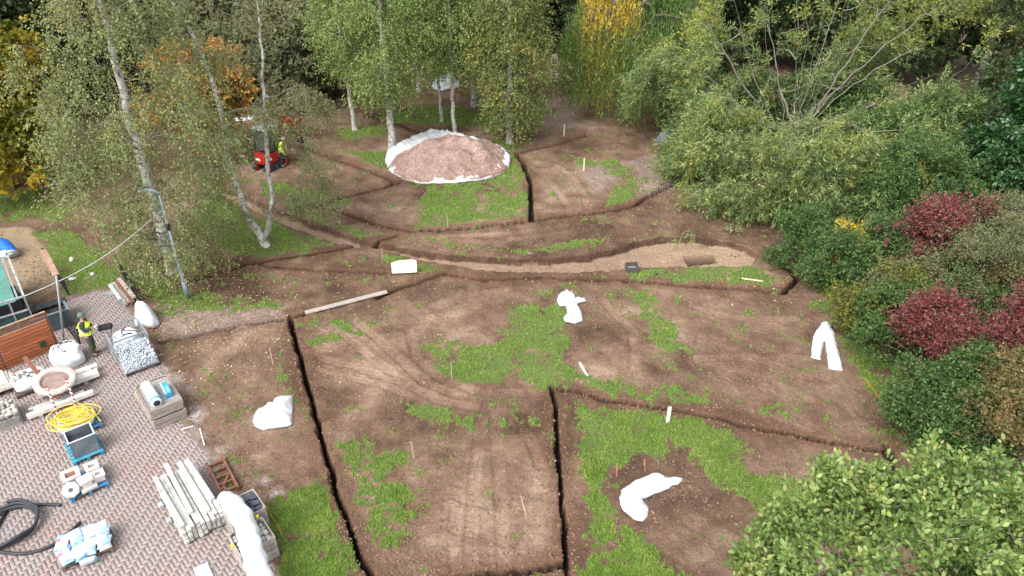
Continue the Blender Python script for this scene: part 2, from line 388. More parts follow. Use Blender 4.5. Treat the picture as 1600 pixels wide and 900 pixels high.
def axis_steps(a, b, fine, lim0, lim1):
    """coordinates spaced finely between the breaks and growing outwards to the horizon"""
    out = []
    for lo, hi, st in fine: out += list(np.arange(lo, hi, st))
    hi = fine[-1][1]; lo = fine[0][0]; st = fine[-1][2]; x = hi
    while x < lim1: out.append(x); st *= 1.25; x += st
    out.append(lim1); st = fine[0][2]; x = lo; pre = []
    while x > lim0: st *= 1.25; x -= st; pre.append(max(x, lim0))
    return np.array(pre[::-1] + out)
gx = axis_steps(0, 0, [(-30, -14.5, .14), (-14.5, 7.2, .05), (7.2, 9.4, .022), (9.4, 14.5, .05), (14.5, 26, .14)], -600, 600)
gy = axis_steps(0, 0, [(10.8, 24, .05), (24, 28.0, .07), (28.0, 30.2, .025), (30.2, 34, .07), (34, 46, .11), (46, 64, .22)], -200, 700)
GX, GY = np.meshgrid(gx, gy)
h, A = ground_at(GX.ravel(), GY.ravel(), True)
nx, ny = len(gx), len(gy)
idx = np.arange(nx * ny).reshape(ny, nx)
F = np.stack([idx[:-1, :-1], idx[:-1, 1:], idx[1:, 1:], idx[1:, :-1]], -1).reshape(-1, 4)

m, t, out = nodes('soil_and_turf')
def attr(nm): a = N(t, 'Attribute'); a.attribute_name = nm; return a.outputs['Fac']
tc = N(t, 'TexCoord'); ob = tc.outputs['Object']
def noise(sc, d=5.0, r=.6):
    n = N(t, 'TexNoise', Scale=sc, Detail=d, Roughness=r); t.links.new(ob, n.inputs['Vector']); return n.outputs[0]
n_f, n_m, n_s = noise(9.0, 6, .7), noise(2.2), noise(38.0, 4, .7)
dry_shade_v = math_(t, 'ADD', attr('dry'), math_(t, 'MULTIPLY', math_(t, 'SUBTRACT', n_f, .5), .9), True)
r1 = ramp(t, [(.05, (.068, .039, .025)), (.42, (.138, .084, .055)), (.72, (.200, .131, .089)), (1, (.285, .20, .143))]); t.links.new(dry_shade_v, r1.inputs[0])
col = r1.outputs[0]
col = mixc(t, math_(t, 'MULTIPLY', attr('spoil'), .55), col, (.165, .088, .052))
sandr = ramp(t, [(.3, (.275, .185, .122)), (.7, (.40, .29, .20))]); t.links.new(n_f, sandr.inputs[0])
col = mixc(t, math_(t, 'MULTIPLY', attr('sand'), .9, True), col, sandr.outputs[0])
yard = ramp(t, [(.3, (.17, .12, .075)), (.55, (.33, .25, .16)), (.75, (.42, .33, .23))]); t.links.new(n_s, yard.inputs[0])
col = mixc(t, math_(t, 'MULTIPLY', attr('yard'), .85, True), col, yard.outputs[0])
vo = N(t, 'TexVoronoi', Scale=26.0); t.links.new(ob, vo.inputs['Vector'])
gr = ramp(t, [(.2, (.19, .15, .13)), (.55, (.36, .295, .265)), (.9, (.50, .435, .40))]); t.links.new(vo.outputs['Color'], gr.inputs[0])
col = mixc(t, math_(t, 'MULTIPLY', attr('gravel'), math_(t, 'ADD', n_m, .45), True), col, gr.outputs[0])
# small pale stones and straw bits
vs = N(t, 'TexVoronoi', Scale=7.0); t.links.new(ob, vs.inputs['Vector'])
sp = ramp(t, [(.0, (1, 1, 1)), (.035, (1, 1, 1)), (.05, (0, 0, 0))]); t.links.new(vs.outputs['Distance'], sp.inputs[0])
sel = ramp(t, [(.62, (0, 0, 0)), (.66, (1, 1, 1))]); t.links.new(noise(1.6, 3), sel.inputs[0])
col = mixc(t, math_(t, 'MULTIPLY', math_(t, 'MULTIPLY', sp.outputs[0], sel.outputs[0]), .25), col, (.45, .38, .31))
n_c = noise(17.0, 8, .78); crumb = math_(t, 'ADD', math_(t, 'MULTIPLY', math_(t, 'SUBTRACT', n_c, .5), 2.6), 1.0)
n_k = noise(70.0, 3, .7); crumb = math_(t, 'MULTIPLY', crumb, math_(t, 'ADD', math_(t, 'MULTIPLY', math_(t, 'SUBTRACT', n_k, .5), 1.2), 1.0))
vmx = t.nodes.new('ShaderNodeVectorMath'); vmx.operation = 'SCALE'; t.links.new(col, vmx.inputs[0]); t.links.new(crumb, vmx.inputs['Scale']); col = vmx.outputs[0]
vmd = t.nodes.new('ShaderNodeVectorMath'); vmd.operation = 'SCALE'; t.links.new(col, vmd.inputs[0]); t.links.new(math_(t, 'SUBTRACT', 1.0, math_(t, 'MULTIPLY', attr('hollow_shade'), .70)), vmd.inputs['Scale']); col = vmd.outputs[0]  # shade of pit and trenches painted into the soil colour
ga = math_(t, 'ADD', attr('grass'), math_(t, 'MULTIPLY', math_(t, 'SUBTRACT', n_s, .5), .9))
gm = ramp(t, [(.34, (0, 0, 0)), (.58, (1, 1, 1))]); t.links.new(ga, gm.inputs[0])
gc = ramp(t, [(.3, (.075, .098, .03)), (.7, (.13, .18, .048))]); t.links.new(n_f, gc.inputs[0])
col = mixc(t, gm.outputs[0], col, gc.outputs[0])
pj = ramp(t, [(.35, (.165, .135, .12)), (.65, (.235, .195, .175))]); t.links.new(n_f, pj.inputs[0])
col = mixc(t, attr('pave'), col, pj.outputs[0])
b = N(t, 'BsdfPrincipled', Roughness=.92); b.inputs['Specular IOR Level'].default_value = .2; t.links.new(col, b.inputs['Base Color'])
hgt = math_(t, 'ADD', math_(t, 'MULTIPLY', n_f, .5), math_(t, 'MULTIPLY', n_c, .8))
bp = N(t, 'Bump', Strength=.9, Distance=.07); t.links.new(hgt, bp.inputs['Height']); t.links.new(bp.outputs[0], b.inputs['Normal'])
t.links.new(b.outputs[0], out.inputs[0])
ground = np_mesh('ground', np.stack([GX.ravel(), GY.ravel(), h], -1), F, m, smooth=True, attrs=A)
ground['kind'] = 'structure'
def HZ(x, y): return float(ground_at(np.array([x]), np.array([y]))[0])
def on(px, py, z=0.0):
    """the point of the terrain under an image point, z above it"""
    p = G(px, py); p[2] = HZ(p[0], p[1]) + z; return p

# ------------------------------------------------------------------ brick paving: every brick is modelled, laid in herringbone
YA = math.atan2(*(G(356, 818) - G(290, 853))[1::-1])
def brick_paving():
    o = G(150, 720); u = .104; ca, sa = math.cos(YA), math.sin(YA)
    cells = []; rs = np.random.RandomState(3)
    ii, jj = np.meshgrid(np.arange(-95, 95), np.arange(-75, 110)); ii = ii.ravel(); jj = jj.ravel()
    v = (ii - jj) % 4
    a, b_ = ii[v == 0], jj[v == 0]; c, d = ii[v == 2], jj[v == 2]
    X0 = np.concatenate([a, c]) * u; Y0 = np.concatenate([b_, d - 1]) * u
    SX = np.concatenate([np.full(len(a), 2 * u), np.full(len(c), u)]); SY = np.concatenate([np.full(len(a), u), np.full(len(c), 2 * u)])
    cx = X0 + SX / 2; cy = Y0 + SY / 2
    wx = o[0] + cx * ca - cy * sa; wy = o[1] + cx * sa + cy * ca
    s = sdf(wx, wy, paving_poly) + (fbm(wx, wy, .9, 4, 3) - .5) * .5
    k = (s > .02) & (wy > 9) & (wx > -24)
    X0, Y0, SX, SY, wx, wy, s = X0[k], Y0[k], SX[k], SY[k], wx[k], wy[k], s[k]
    n = len(X0); g = .0022; ins = .005
    zt = rs.uniform(-.003, .003, n) - .012 * sstep(.35, 0, s)
    sg = [(0, 0), (1, 0), (1, 1), (0, 1)]; V = np.zeros((n, 8, 3))
    for q, (sx, sy) in enumerate(sg):
        lx = X0 + g + sx * (SX - 2 * g); ly = Y0 + g + sy * (SY - 2 * g)
        V[:, q, 0] = o[0] + lx * ca - ly * sa; V[:, q, 1] = o[1] + lx * sa + ly * ca; V[:, q, 2] = zt - .03
        lx = X0 + g + ins + sx * (SX - 2 * g - 2 * ins); ly = Y0 + g + ins + sy * (SY - 2 * g - 2 * ins)
        V[:, 4 + q, 0] = o[0] + lx * ca - ly * sa; V[:, 4 + q, 1] = o[1] + lx * sa + ly * ca; V[:, 4 + q, 2] = zt
    f = np.array([(4, 5, 6, 7), (0, 1, 5, 4), (1, 2, 6, 5), (2, 3, 7, 6), (3, 0, 4, 7)])
    F = (np.arange(n)[:, None, None] * 8 + f[None]).reshape(-1, 4)
    m, t, out = nodes('paving_brick'); g_ = N(t, 'NewGeometry'); tc = N(t, 'TexCoord')
    r = ramp(t, [(0, (.285, .205, .19)), (.3, (.315, .235, .217)), (.5, (.30, .25, .235)), (.7, (.285, .258, .248)), (.88, (.32, .255, .238)), (1, (.27, .235, .225))])
    n0 = N(t, 'TexNoise', Scale=.8, Detail=4.0); t.links.new(tc.outputs['Object'], n0.inputs['Vector'])
    t.links.new(math_(t, 'ADD', math_(t, 'MULTIPLY', g_.outputs['Random Per Island'], .26), math_(t, 'MULTIPLY', math_(t, 'SUBTRACT', n0.outputs[0], .2), 1.15), True), r.inputs[0])
    n1 = N(t, 'TexNoise', Scale=30.0, Detail=4.0); t.links.new(tc.outputs['Object'], n1.inputs['Vector'])
    col = mixc(t, math_(t, 'MULTIPLY', n1.outputs[0], .35), r.outputs[0], (.18, .15, .14))
    n2 = N(t, 'TexNoise', Scale=.9, Detail=6.0, Roughness=.7); t.links.new(tc.outputs['Object'], n2.inputs['Vector'])
    dr = ramp(t, [(.52, (0, 0, 0)), (.75, (1, 1, 1))]); t.links.new(n2.outputs[0], dr.inputs[0])
    col = mixc(t, math_(t, 'MULTIPLY', dr.outputs[0], .6), col, (.21, .165, .13))
    b = N(t, 'BsdfPrincipled', Roughness=.85); b.inputs['Specular IOR Level'].default_value = .3; t.links.new(col, b.inputs['Base Color'])
    bp = N(t, 'Bump', Strength=.4, Distance=.01); t.links.new(n1.outputs[0], bp.inputs['Height']); t.links.new(bp.outputs[0], b.inputs['Normal'])
    t.links.new(b.outputs[0], out.inputs[0])
    o = np_mesh('brick_paving', V.reshape(-1, 3), F, m); o['kind'] = 'structure'
brick_paving()

# ------------------------------------------------------------------ grass blades, fallen leaves, clods (nobody could count them)
def blades():
    rs = np.random.RandomState(11)
    n = 1150000
    # more where it is near
    y = 11 + (rs.rand(n) ** 1.9) * 42; x = (rs.rand(n) * 2 - 1) * (8 + y * .68)
    d = np.sqrt(y * y + 256)
    _, a = ground_at(x, y, True)
    g = a['grass']
    keep = rs.rand(n) < np.clip((g - .12) * 1.1, 0, 1)
    x, y, g = x[keep], y[keep], g[keep]; z = ground_at(x, y); n = len(x); d = np.sqrt(y * y + 256)
    ang = rs.rand(n) * 6.283; hgt = (.03 + .05 * rs.rand(n)) * (.65 + .5 * g) * (1 + .6 * sstep(.5, .75, fbm(x, y, .7, 2, 7))); wd = (.006 + .006 * rs.rand(n)) * np.maximum(1, d / 24) * 1.5
    lean = (rs.rand(n, 2) - .5) * .12
    V = np.zeros((n, 3, 3)); c, s = np.cos(ang) * wd, np.sin(ang) * wd
    V[:, 0] = np.stack([x - c, y - s, z - .01], -1); V[:, 1] = np.stack([x + c, y + s, z - .01], -1)
    V[:, 2] = np.stack([x + lean[:, 0], y + lean[:, 1], z + hgt], -1)
    lm = leafmat('grass_blade', [(0, (.09, .145, .026)), (.3, (.145, .235, .040)), (.6, (.20, .30, .054)), (.85, (.29, .335, .085)), (1, (.42, .36, .15))], nscale=1.3, mixn=.6, trans=.35, rough=.6, spec=.2)
    o = np_mesh('grass', V.reshape(-1, 3), np.arange(n * 3).reshape(-1, 3), lm); o['kind'] = 'stuff'
    print('blades', n)
blades()
def scatter_flat(name, n, region, size, lm, seed, zoff=.012, up=.5, grp=None):
    rs = np.random.RandomState(seed); px = rs.uniform(region[0], region[2], n); py = rs.uniform(region[1], region[3], n)
    if grp is not None:
        k = rs.rand(n) < grp(px, py); px, py = px[k], py[k]
    P = np.array([G(a, b) for a, b in zip(px, py)]); n = len(P); P[:, 2] = ground_at(P[:, 0], P[:, 1]) + zoff
    a = rs.rand(n) * 6.283; L = size * (.6 + .8 * rs.rand(n)); dx = np.stack([np.cos(a), np.sin(a), (rs.rand(n) - .5) * up], -1) * L[:, None]; dy = np.stack([-np.sin(a), np.cos(a), (rs.rand(n) - .5) * up], -1) * (L * .35)[:, None]
    V = np.stack([P - dx * .5, P + dy, P + dx * .5, P - dy], 1)
    o = np_mesh(name, V.reshape(-1, 3), np.arange(n * 4).reshape(-1, 4), lm); o['kind'] = 'stuff'
lf = leafmat('fallen_leaf', [(0, (.22, .13, .05)), (.35, (.42, .30, .14)), (.7, (.58, .47, .25)), (1, (.62, .55, .38))], nscale=1, mixn=.2, trans=.15)
scatter_flat('fallen_leaves', 5200, (150, 330, 700, 640), .055, lf, 4, grp=lambda px, py: np.exp(-((px - 300) / 170.) ** 2 - ((py - 470) / 95.) ** 2) + .05)
scatter_flat('leaf_litter', 3500, (820, 230, 1300, 480), .06, lf, 6, grp=lambda px, py: np.clip(.10 + np.exp(-((px - 1020) / 90.) ** 2 - ((py - 275) / 40.) ** 2), 0, 1))
scatter_flat('leaf_scraps', 700, (420, 430, 1420, 900), .035, lf, 8, grp=lambda px, py: px * 0 + .4)
def clods():
    rs = np.random.RandomState(21); n = 75000
    y = 11.5 + rs.rand(n) ** 1.6 * 26; x = (rs.rand(n) * 2 - 1) * (6 + y * .6)
    _, a = ground_at(x, y, True)
    k = (a['grass'] < .25) & (a['pave'] < .05) & (rs.rand(n) < .10 + .9 * np.clip(a['spoil'] + sstep(.52, .7, fbm(x, y, 1.3, 3, 33)), 0, 1)); x, y = x[k], y[k]; n = len(x)
    z = ground_at(x, y); r = (.014 + .045 * rs.rand(n) ** 3)
    base = np.array([(1, 0, -.3), (-.4, .9, -.3), (-.6, -.8, -.3), (.5, -.3, .6), (-.3, .35, .75)])
    V = base[None] * r[:, None, None] * (1 + .5 * (rs.rand(n, 5, 3) - .5)); a = rs.rand(n) * 6.283; c, s = np.cos(a)[:, None], np.sin(a)[:, None]
    W = np.stack([V[..., 0] * c - V[..., 1] * s + x[:, None], V[..., 0] * s + V[..., 1] * c + y[:, None], V[..., 2] + z[:, None] + .01], -1)
    f = np.array([(0, 4, 3), (0, 1, 4), (1, 2, 4), (2, 3, 4), (2, 0, 3)]); F = (np.arange(n)[:, None, None] * 5 + f[None]).reshape(-1, 3)
    o = np_mesh('soil_clods', W.reshape(-1, 3), F, pmat('clod', (.21, .135, .093), (.11, .068, .045), scale=2, rough=.95, bump=.3, isl=.35)); o['kind'] = 'stuff'
clods()
# ================================================================== THE YARD AND THE SITE
YR = R(39.0)
def yl(a, z=None):
    """a point of the ground under an image point, with the yard's own level"""
    p = G(*a); p[2] = HZ(p[0], p[1]) if z is None else z; return p
def loc_of(A, x, y, z=0.0, r=YR): return (A[0] + x * math.cos(r) - y * math.sin(r), A[1] + x * math.sin(r) + y * math.cos(r), A[2] + z)

# ---- sheets and sacks
def cloth_mesh(name, out_xy, bulge, wr, seed, m, edge=.25, s=.07, heap=None, base=None):
    P = np.array(out_xy)[:, :2]; c = P.mean(0); rs = np.random.RandomState(seed)
    # soften the outline: subdivide and jitter a little
    Q = []
    for i in range(len(P)):
        a, b_ = P[i], P[(i + 1) % len(P)]; k = max(1, int(np.linalg.norm(b_ - a) / .12))
        for q in range(k): Q.append(a + (b_ - a) * q / k + (rs.randn(2) * .012 if q else 0))
    Q = np.array(Q); lo, hi = Q.min(0), Q.max(0)
    X, Y = np.meshgrid(np.arange(lo[0], hi[0], s), np.arange(lo[1], hi[1], s)); X = X.ravel() + rs.randn(X.size) * s * .15; Y = Y.ravel() + rs.randn(Y.size) * s * .15
    k = (sdf(X, Y, Q) > s * .45); pts = [Vector((a, b_)) for a, b_ in Q - c] + [Vector((a, b_)) for a, b_ in zip(X[k] - c[0], Y[k] - c[1])]
    n = len(Q); vs, es, fs, *_ = delaunay_2d_cdt(pts, [(i, (i + 1) % n) for i in range(n)], [list(range(n))], 1, 1e-5)
    V = np.array([(v.x, v.y) for v in vs]); wx, wy = V[:, 0] + c[0], V[:, 1] + c[1]
    d = np.where(inpoly(wx, wy, Q), seg_dist(wx, wy, Q, True), 0); e = 1 - (1 - np.clip(d / edge, 0, 1)) ** 2
    rid = (1 - np.abs(2 * fbm(wx, wy, .55, 3, seed) - 1)) ** 3 * .9 + (1 - np.abs(2 * fbm(wx * .6 + wy * .8, wy * .5 - wx * .6, .3, 2, seed + 4) - 1)) ** 4 * .5
    z = ground_at(wx, wy) if base is None else np.full(len(wx), base)
    rid = rid + .8 * (1 - np.abs(2 * fbm(wx * .9 - wy * .5, wy + wx * .4, .22, 2, seed + 9) - 1)) ** 5
    z0 = z.mean(); z = z + .012 + bulge * e * (.75 + .5 * fbm(wx, wy, .7, 2, seed + 2)) + 1.5 * wr * rid * (.25 + .75 * e)
    if heap is not None: z = z + heap(wx, wy)
    o = MB().add(np.stack([V[:, 0], V[:, 1], z - z0], -1), fs).build(name, m, None, True)
    o.location = (c[0], c[1], z0); so = o.modifiers.new('thickness', 'SOLIDIFY'); so.thickness = .012; so.offset = -1
    return o
def sheet(label, px, bulge, wr, seed, group='white sheeting left on the soil', name='white_sheet', cat='sheet', m=white_sheet, **kw):
    if name == 'white_sheet': bulge *= .6
    return tag(cloth_mesh(name, gl(px), bulge, wr, seed, m, **kw), label, cat, group)
sheet('crumpled white sheet half on the hooked lawn, its middle pinned by a plank', [(872,462),(885,459),(897,461),(901,469),(914,468),(917,473),(902,477),(908,486),(911,503),(898,507),(882,504),(880,497),(886,491),(884,480),(874,480),(870,472)], .16, .09, 5, s=.06)
sheet('arched white sheet folded into two legs beside the hedge', [(1283,506),(1291,504),(1298,508),(1306,532),(1312,556),(1317,580),(1294,577),(1291,553),(1288,534),(1284,548),(1282,565),(1266,562),(1267,545),(1272,522)], .10, .05, 6, s=.06)
sheet('boomerang shaped white sheet on bare soil inside the bent lawn', [(967,778),(971,766),(988,753),(1008,746),(1018,741),(1030,743),(1052,745),(1069,748),(1062,756),(1040,766),(1004,780),(1013,791),(1012,808),(1004,815),(992,812),(980,803),(969,790)], .15, .07, 7, s=.06)
sheet('rounded white sack like sheet beside the long dark trench', [(395,660),(400,648),(416,638),(425,636),(428,627),(442,624),(459,622),(458,641),(456,665),(436,670),(412,674),(398,669)], .24, .10, 8, s=.06)
sheet('slumped white sack standing where the paving meets the fence', [(211,500),(215,490),(226,485),(237,489),(248,499),(250,509),(240,516),(226,512),(214,514),(210,507)], .52, .10, 9, edge=.3, s=.05, name='white_sack', cat='sack')
sheet('long white strip of sheeting lying beside the far worker', [(330,188),(360,186),(388,184),(424,181),(424,185),(390,188),(340,191)], .1, .06, 10, s=.1)
sheet('small white sheet on the grass behind the orange leaved tree', [(352,226),(362,223),(378,222),(379,227),(362,230),(353,231)], .1, .06, 11, s=.08)
sheet('pale tarpaulin draped over a heap behind the thin birches', [(672,136),(685,131),(697,128),(712,130),(722,136),(712,140),(700,141),(690,143),(678,140)], .55, .18, 12, edge=.9, s=.1, name='tarpaulin', cat='tarpaulin', group=None, m=pmat('pale_tarp', (.62, .67, .74), (.5, .54, .6), scale=2, rough=.6))
sheet('grey tarpaulin glimpsed under the boughs of the spreading willow', [(1024,218),(1034,210),(1050,208),(1065,214),(1062,226),(1036,228)], .5, .12, 13, edge=.6, s=.1, name='tarpaulin', cat='tarpaulin', group=None, m=pmat('grey_tarp', (.25, .28, .32), (.18, .2, .24), scale=2, rough=.6))
tag(cloth_mesh('paper_scrap', gl([(107,436),(114,434),(121,436),(119,439),(109,440)]), .03, .02, 14, white_sheet, s=.05), 'white scrap lying flat on the grass near the leaning cable', 'litter')
tag(cloth_mesh('grey_rag', gl([(140,429),(146,427),(149,430),(144,433)]), .03, .02, 15, pmat('pale_rag', (.5, .52, .55)), s=.05), 'small pale grey rag on the grass next to the tall birch', 'litter')

# ---- gravel heap on its sheet
def gravel_heap():
    o = G(700, 262); px = [(602,258),(606,245),(622,233),(645,222),(668,214),(690,214),(712,219),(740,224),(770,228),(790,238),(799,250),(796,264),(782,275),(750,284),(700,289),(655,288),(628,279),(608,270)]
    def rim(x, y):
        lx, ly = x - o[0], y - o[1]; return .42 * (.5 + fbm(x, y, .6, 2, 77)) * sstep(1.1, 2.6, -lx * .6 + ly * .8) * .4 + .08 * sstep(1.5, 2.6, np.hypot(lx * .75, ly)) * sstep(-.5, 1, ly)
    tag(cloth_mesh('heap_sheet', gl(px), .08, .10, 31, white_sheet, s=.12, heap=rim), 'large round white sheet spread under the gravel heap', 'sheet')
    X, Y = np.meshgrid(np.linspace(-3.6, 3.6, 150), np.linspace(-2.9, 2.9, 120)); x, y = X.ravel(), Y.ravel()
    wx, wy = x + o[0] , y + o[1]
    edge = sdf(wx, wy, gl([(605,263),(612,250),(640,237),(668,225),(690,218),(712,217),(740,224),(770,229),(791,240),(798,253),(794,266),(779,275.5),(750,284),(700,288),(655,287.5),(629,279),(611,270)])) + (fbm(wx, wy, .8, 3, 44) - .5) * .35
    e = np.clip(edge, 0, 3)
    top = np.minimum(e * .85, 1.15 + .45 * fbm(wx, wy, 1.2, 2, 46))
    def lump(cx, cy, r, hh): return hh * np.exp(-(((x - cx) / r) ** 2 + ((y - cy) / (r * .9)) ** 2))
    zz = top * .50 + (lump(.25, 1.3, .5, .42) + lump(1.0, 1.35, .45, .36) + lump(1.7, .7, .6, .34) + lump(.6, -.35, .6, .32) + lump(2.1, -.2, .5, .24) + lump(-1.0, 1.2, .6, .2) + lump(-1.2, .5, .9, .22) + lump(-.6, -.9, .5, .2)) * sstep(.05, .9, e)
    zz = zz * .84 + ((fbm(wx, wy, .35, 3, 48) - .5) * .22 + (1 - np.abs(2 * fbm(wx, wy, .9, 2, 49) - 1)) * .14) * sstep(.0, .5, e)
    z0 = HZ(o[0], o[1]); zz = np.where(edge > 0, zz + .16, -.25)
    idx = np.arange(len(x)).reshape(X.shape); F = np.stack([idx[:-1, :-1], idx[:-1, 1:], idx[1:, 1:], idx[1:, :-1]], -1).reshape(-1, 4)
    F = F[(edge[F] > -.15).any(1)]
    m, t, out = nodes('pinkish_gravel'); tc = N(t, 'TexCoord'); b = N(t, 'BsdfPrincipled', Roughness=.95); b.inputs['Specular IOR Level'].default_value = .15
    v1 = N(t, 'TexVoronoi', Scale=22.0); t.links.new(tc.outputs['Object'], v1.inputs['Vector']); n1 = N(t, 'TexNoise', Scale=.9, Detail=6.0, Roughness=.65); t.links.new(tc.outputs['Object'], n1.inputs['Vector'])
    r = ramp(t, [(.1, (.19, .125, .10)), (.5, (.33, .225, .188)), (.9, (.48, .36, .31))]); t.links.new(v1.outputs['Color'], r.inputs[0])
    r2 = ramp(t, [(.44, (0, 0, 0)), (.62, (1, 1, 1))]); t.links.new(n1.outputs[0], r2.inputs[0]); col = mixc(t, math_(t, 'MULTIPLY', r2.outputs[0], .55), r.outputs[0], (.20, .125, .092))
    t.links.new(col, b.inputs['Base Color']); bp = N(t, 'Bump', Strength=.8, Distance=.05); t.links.new(v1.outputs['Distance'], bp.inputs['Height']); t.links.new(bp.outputs[0], b.inputs['Normal']); t.links.new(b.outputs[0], out.inputs[0])
    g = np_mesh('gravel_heap', np.stack([x, y, zz], -1), F, m, smooth=True); g.location = (o[0], o[1], z0)
    tag(g, 'lumpy heap of pinkish brown gravel in the middle of the lawn', 'gravel heap')
gravel_heap()

# ---- stakes, planks and small things on the soil
def stake(label, px, h, w, m, lean=(0, 0), name='wooden_stake'):
    if w < .05: w *= .75; m = thin_wood
    p = yl(px); rs = random.Random(px[0]); q = (lean[0], lean[1], h)
    mb = MB(); mb.bar((0, 0, -.05), q, w, w * .7); o = mb.build(name, m, None, bevel=.004); o.location = tuple(p); o.rotation_euler = (0, 0, rs.uniform(-.4, .4))
    tag(o, label, 'stake', 'marker stakes')
thin_wood = pmat('cane_wood', (.44, .34, .23), (.34, .26, .17), scale=8, rough=.8)
pale_stake = pmat('pale_stake_wood', (.66, .55, .40), (.55, .44, .30), scale=8, rough=.8)
white_stake = pmat('white_stake_paint', (.76, .74, .68), (.66, .63, .56), scale=8, rough=.7)
stake('short broad white stake upright beside the trench, on the bent lawn', (1043, 661), .62, .10, white_stake)
stake('white stake leaning over on bare soil below the pinned sheet', (919, 589), .45, .07, white_stake, (-.28, .22))
stake('thin stake leaning on churned soil between the two long trenches', (823, 808), .5, .035, pale_stake, (-.2, .3))
stake('thin pale stake beside the patchy grass along the tyre marks', (648, 721), .75, .035, white_stake, (-.05, .02))
stake('short pale stake at the arc of grass near the weeping willow', (912, 267), .75, .07, pale_stake)
stake('pale stake in the dark soil before the weeping willow strands', (881, 214), .75, .06, pale_stake)
stake('thin cane at the lower edge of the hooked lawn', (706, 593), .75, .035, pale_stake)
stake('black cane standing on the lawn below the gravel heap', (700, 356), .7, .04, dark_metal, (-.05, .05))
stake('thin cane next to the narrow grass strip left of the long trench'.replace(' left of', ' before'), (427, 570), .75, .04, pale_stake)
stake('short cane at the grass fringe above the white insulation board', (597, 406), .6, .03, pale_stake, (.05, 0))
def plank(name, label, a, b, w, th, m, za=.04, zb=.04, cat='plank'):
    A, B = yl(a), yl(b); q_ = np.linspace(0, 1, 25); up_ = float(np.max(ground_at(A[0] + (B[0] - A[0]) * q_, A[1] + (B[1] - A[1]) * q_) - (A[2] + (B[2] - A[2]) * q_))); A[2] += max(za, up_ + .02 if za < .25 else za); B[2] += max(zb, up_ + .02 if zb < .25 else zb); mb = MB(); c = (A + B) / 2; mb.bar(A - c, B - c, w, th); o = mb.build(name, m, None, bevel=.006); o.location = tuple(c); return tag(o, label, cat)
plank('scaffold_board', 'long grey scaffold board lying along the trench above the churned soil', (477, 490), (605, 459), .23, .05, pmat('bleached_board', (.38, .34, .30), (.26, .225, .20), scale=5, rough=.9, bump=.4), .06, .08, 'board')
plank('batten', 'pale batten lying at the end of the dark green grass strip', (1158, 438), (1192, 441), .06, .04, pale_stake, .03, .03, 'batten')
plank('wooden_peg', 'short pale board stuck to the crumpled sheet near the hooked lawn', (884, 480), (895, 500), .12, .03, pale_stake, .27, .27, 'board')
plank('white_lath', 'thin white lath on the gravel verge of the paving', (313, 672), (320, 698), .03, .02, white_stake, .03, .03, 'lath')
plank('white_lath', 'thin white lath touching the corner of the wooden crate stack', (282, 672), (303, 668), .03, .02, white_stake, .03, .03, 'lath')
def insulation_board():
    A, B = yl((613, 431)), yl((652, 429)); L = np.hypot(*(B - A)[:2]); o = MB().prism([(0, 0), (L, 0), (L, .50), (L * .85, .56), (L * .3, .54), (0, .45)], -.03, .03).build('insulation_board', pmat('cream_board', (.76, .73, .62), (.7, .66, .55), scale=3, rough=.7), None, bevel=.006)
    o.location = (A[0], A[1], A[2] + .22); o.rotation_euler = (R(76), 0, math.atan2(B[1] - A[1], B[0] - A[0])); tag(o, 'cream insulation board propped upright where the trenches meet', 'board')
insulation_board()
def chamber():
    p = yl((987, 423)); o = thing('inspection_chamber', 'small dark square inspection chamber beside the sandy path', 'chamber', p, .05)
    mb = MB(); s, h_ = .24, .24
    for x, y, a, b_ in ((-s, 0, .04, 2 * s), (s, 0, .04, 2 * s)): mb.box((x, y, h_ / 2), (a, b_, h_))
    for y in (-s, s): mb.box((0, y, h_ / 2), (2 * s - .045, .04, h_))
    mb.build('wall', pmat('chamber_plastic', (.09, .075, .065), (.06, .05, .045)), o); MB().box((0, 0, .05), (.4, .4, .03)).build('floor_plate', galv, o)
chamber()
def draped_line(name, px, w, m):
    pts = np.array(gl(px)); P = []
    for a, b_ in zip(pts[:-1], pts[1:]):
        for k in range(12): P.append(a + (b_ - a) * k / 12)
    P.append(pts[-1]); P = np.array(P); P[:, 2] = ground_at(P[:, 0], P[:, 1]) + .012; mb = MB()
    d = np.gradient(P, axis=0); nrm = unit(np.stack([-d[:, 1], d[:, 0], 0 * d[:, 0]], -1)); rs = np.random.RandomState(3); ww = w * (.4 + rs.rand(len(P)))[:, None]
    V = np.concatenate([P - nrm * ww / 2, P + nrm * ww / 2]); n = len(P)
    mb.add(V, [(i, i + 1, i + 1 + n, i + n) for i in range(n - 1)]); o = mb.build(name, m); o['kind'] = 'structure'
spray = pmat('orange_spray', (.55, .20, .03), (.35, .17, .05), scale=9, rough=.9); red_spray = pmat('red_spray', (.36, .10, .08), (.24, .11, .08), scale=9, rough=.9)
draped_line('marking_line', [(416, 789), (424, 806), (434, 822), (442, 838)], .05, spray); draped_line('marking_line', [(1352, 592), (1378, 628), (1405, 665), (1422, 692)], .05, spray)
draped_line('marking_line', [(964, 726), (964, 745)], .05, red_spray); draped_line('marking_line', [(1007, 718), (1008, 736)], .05, red_spray)

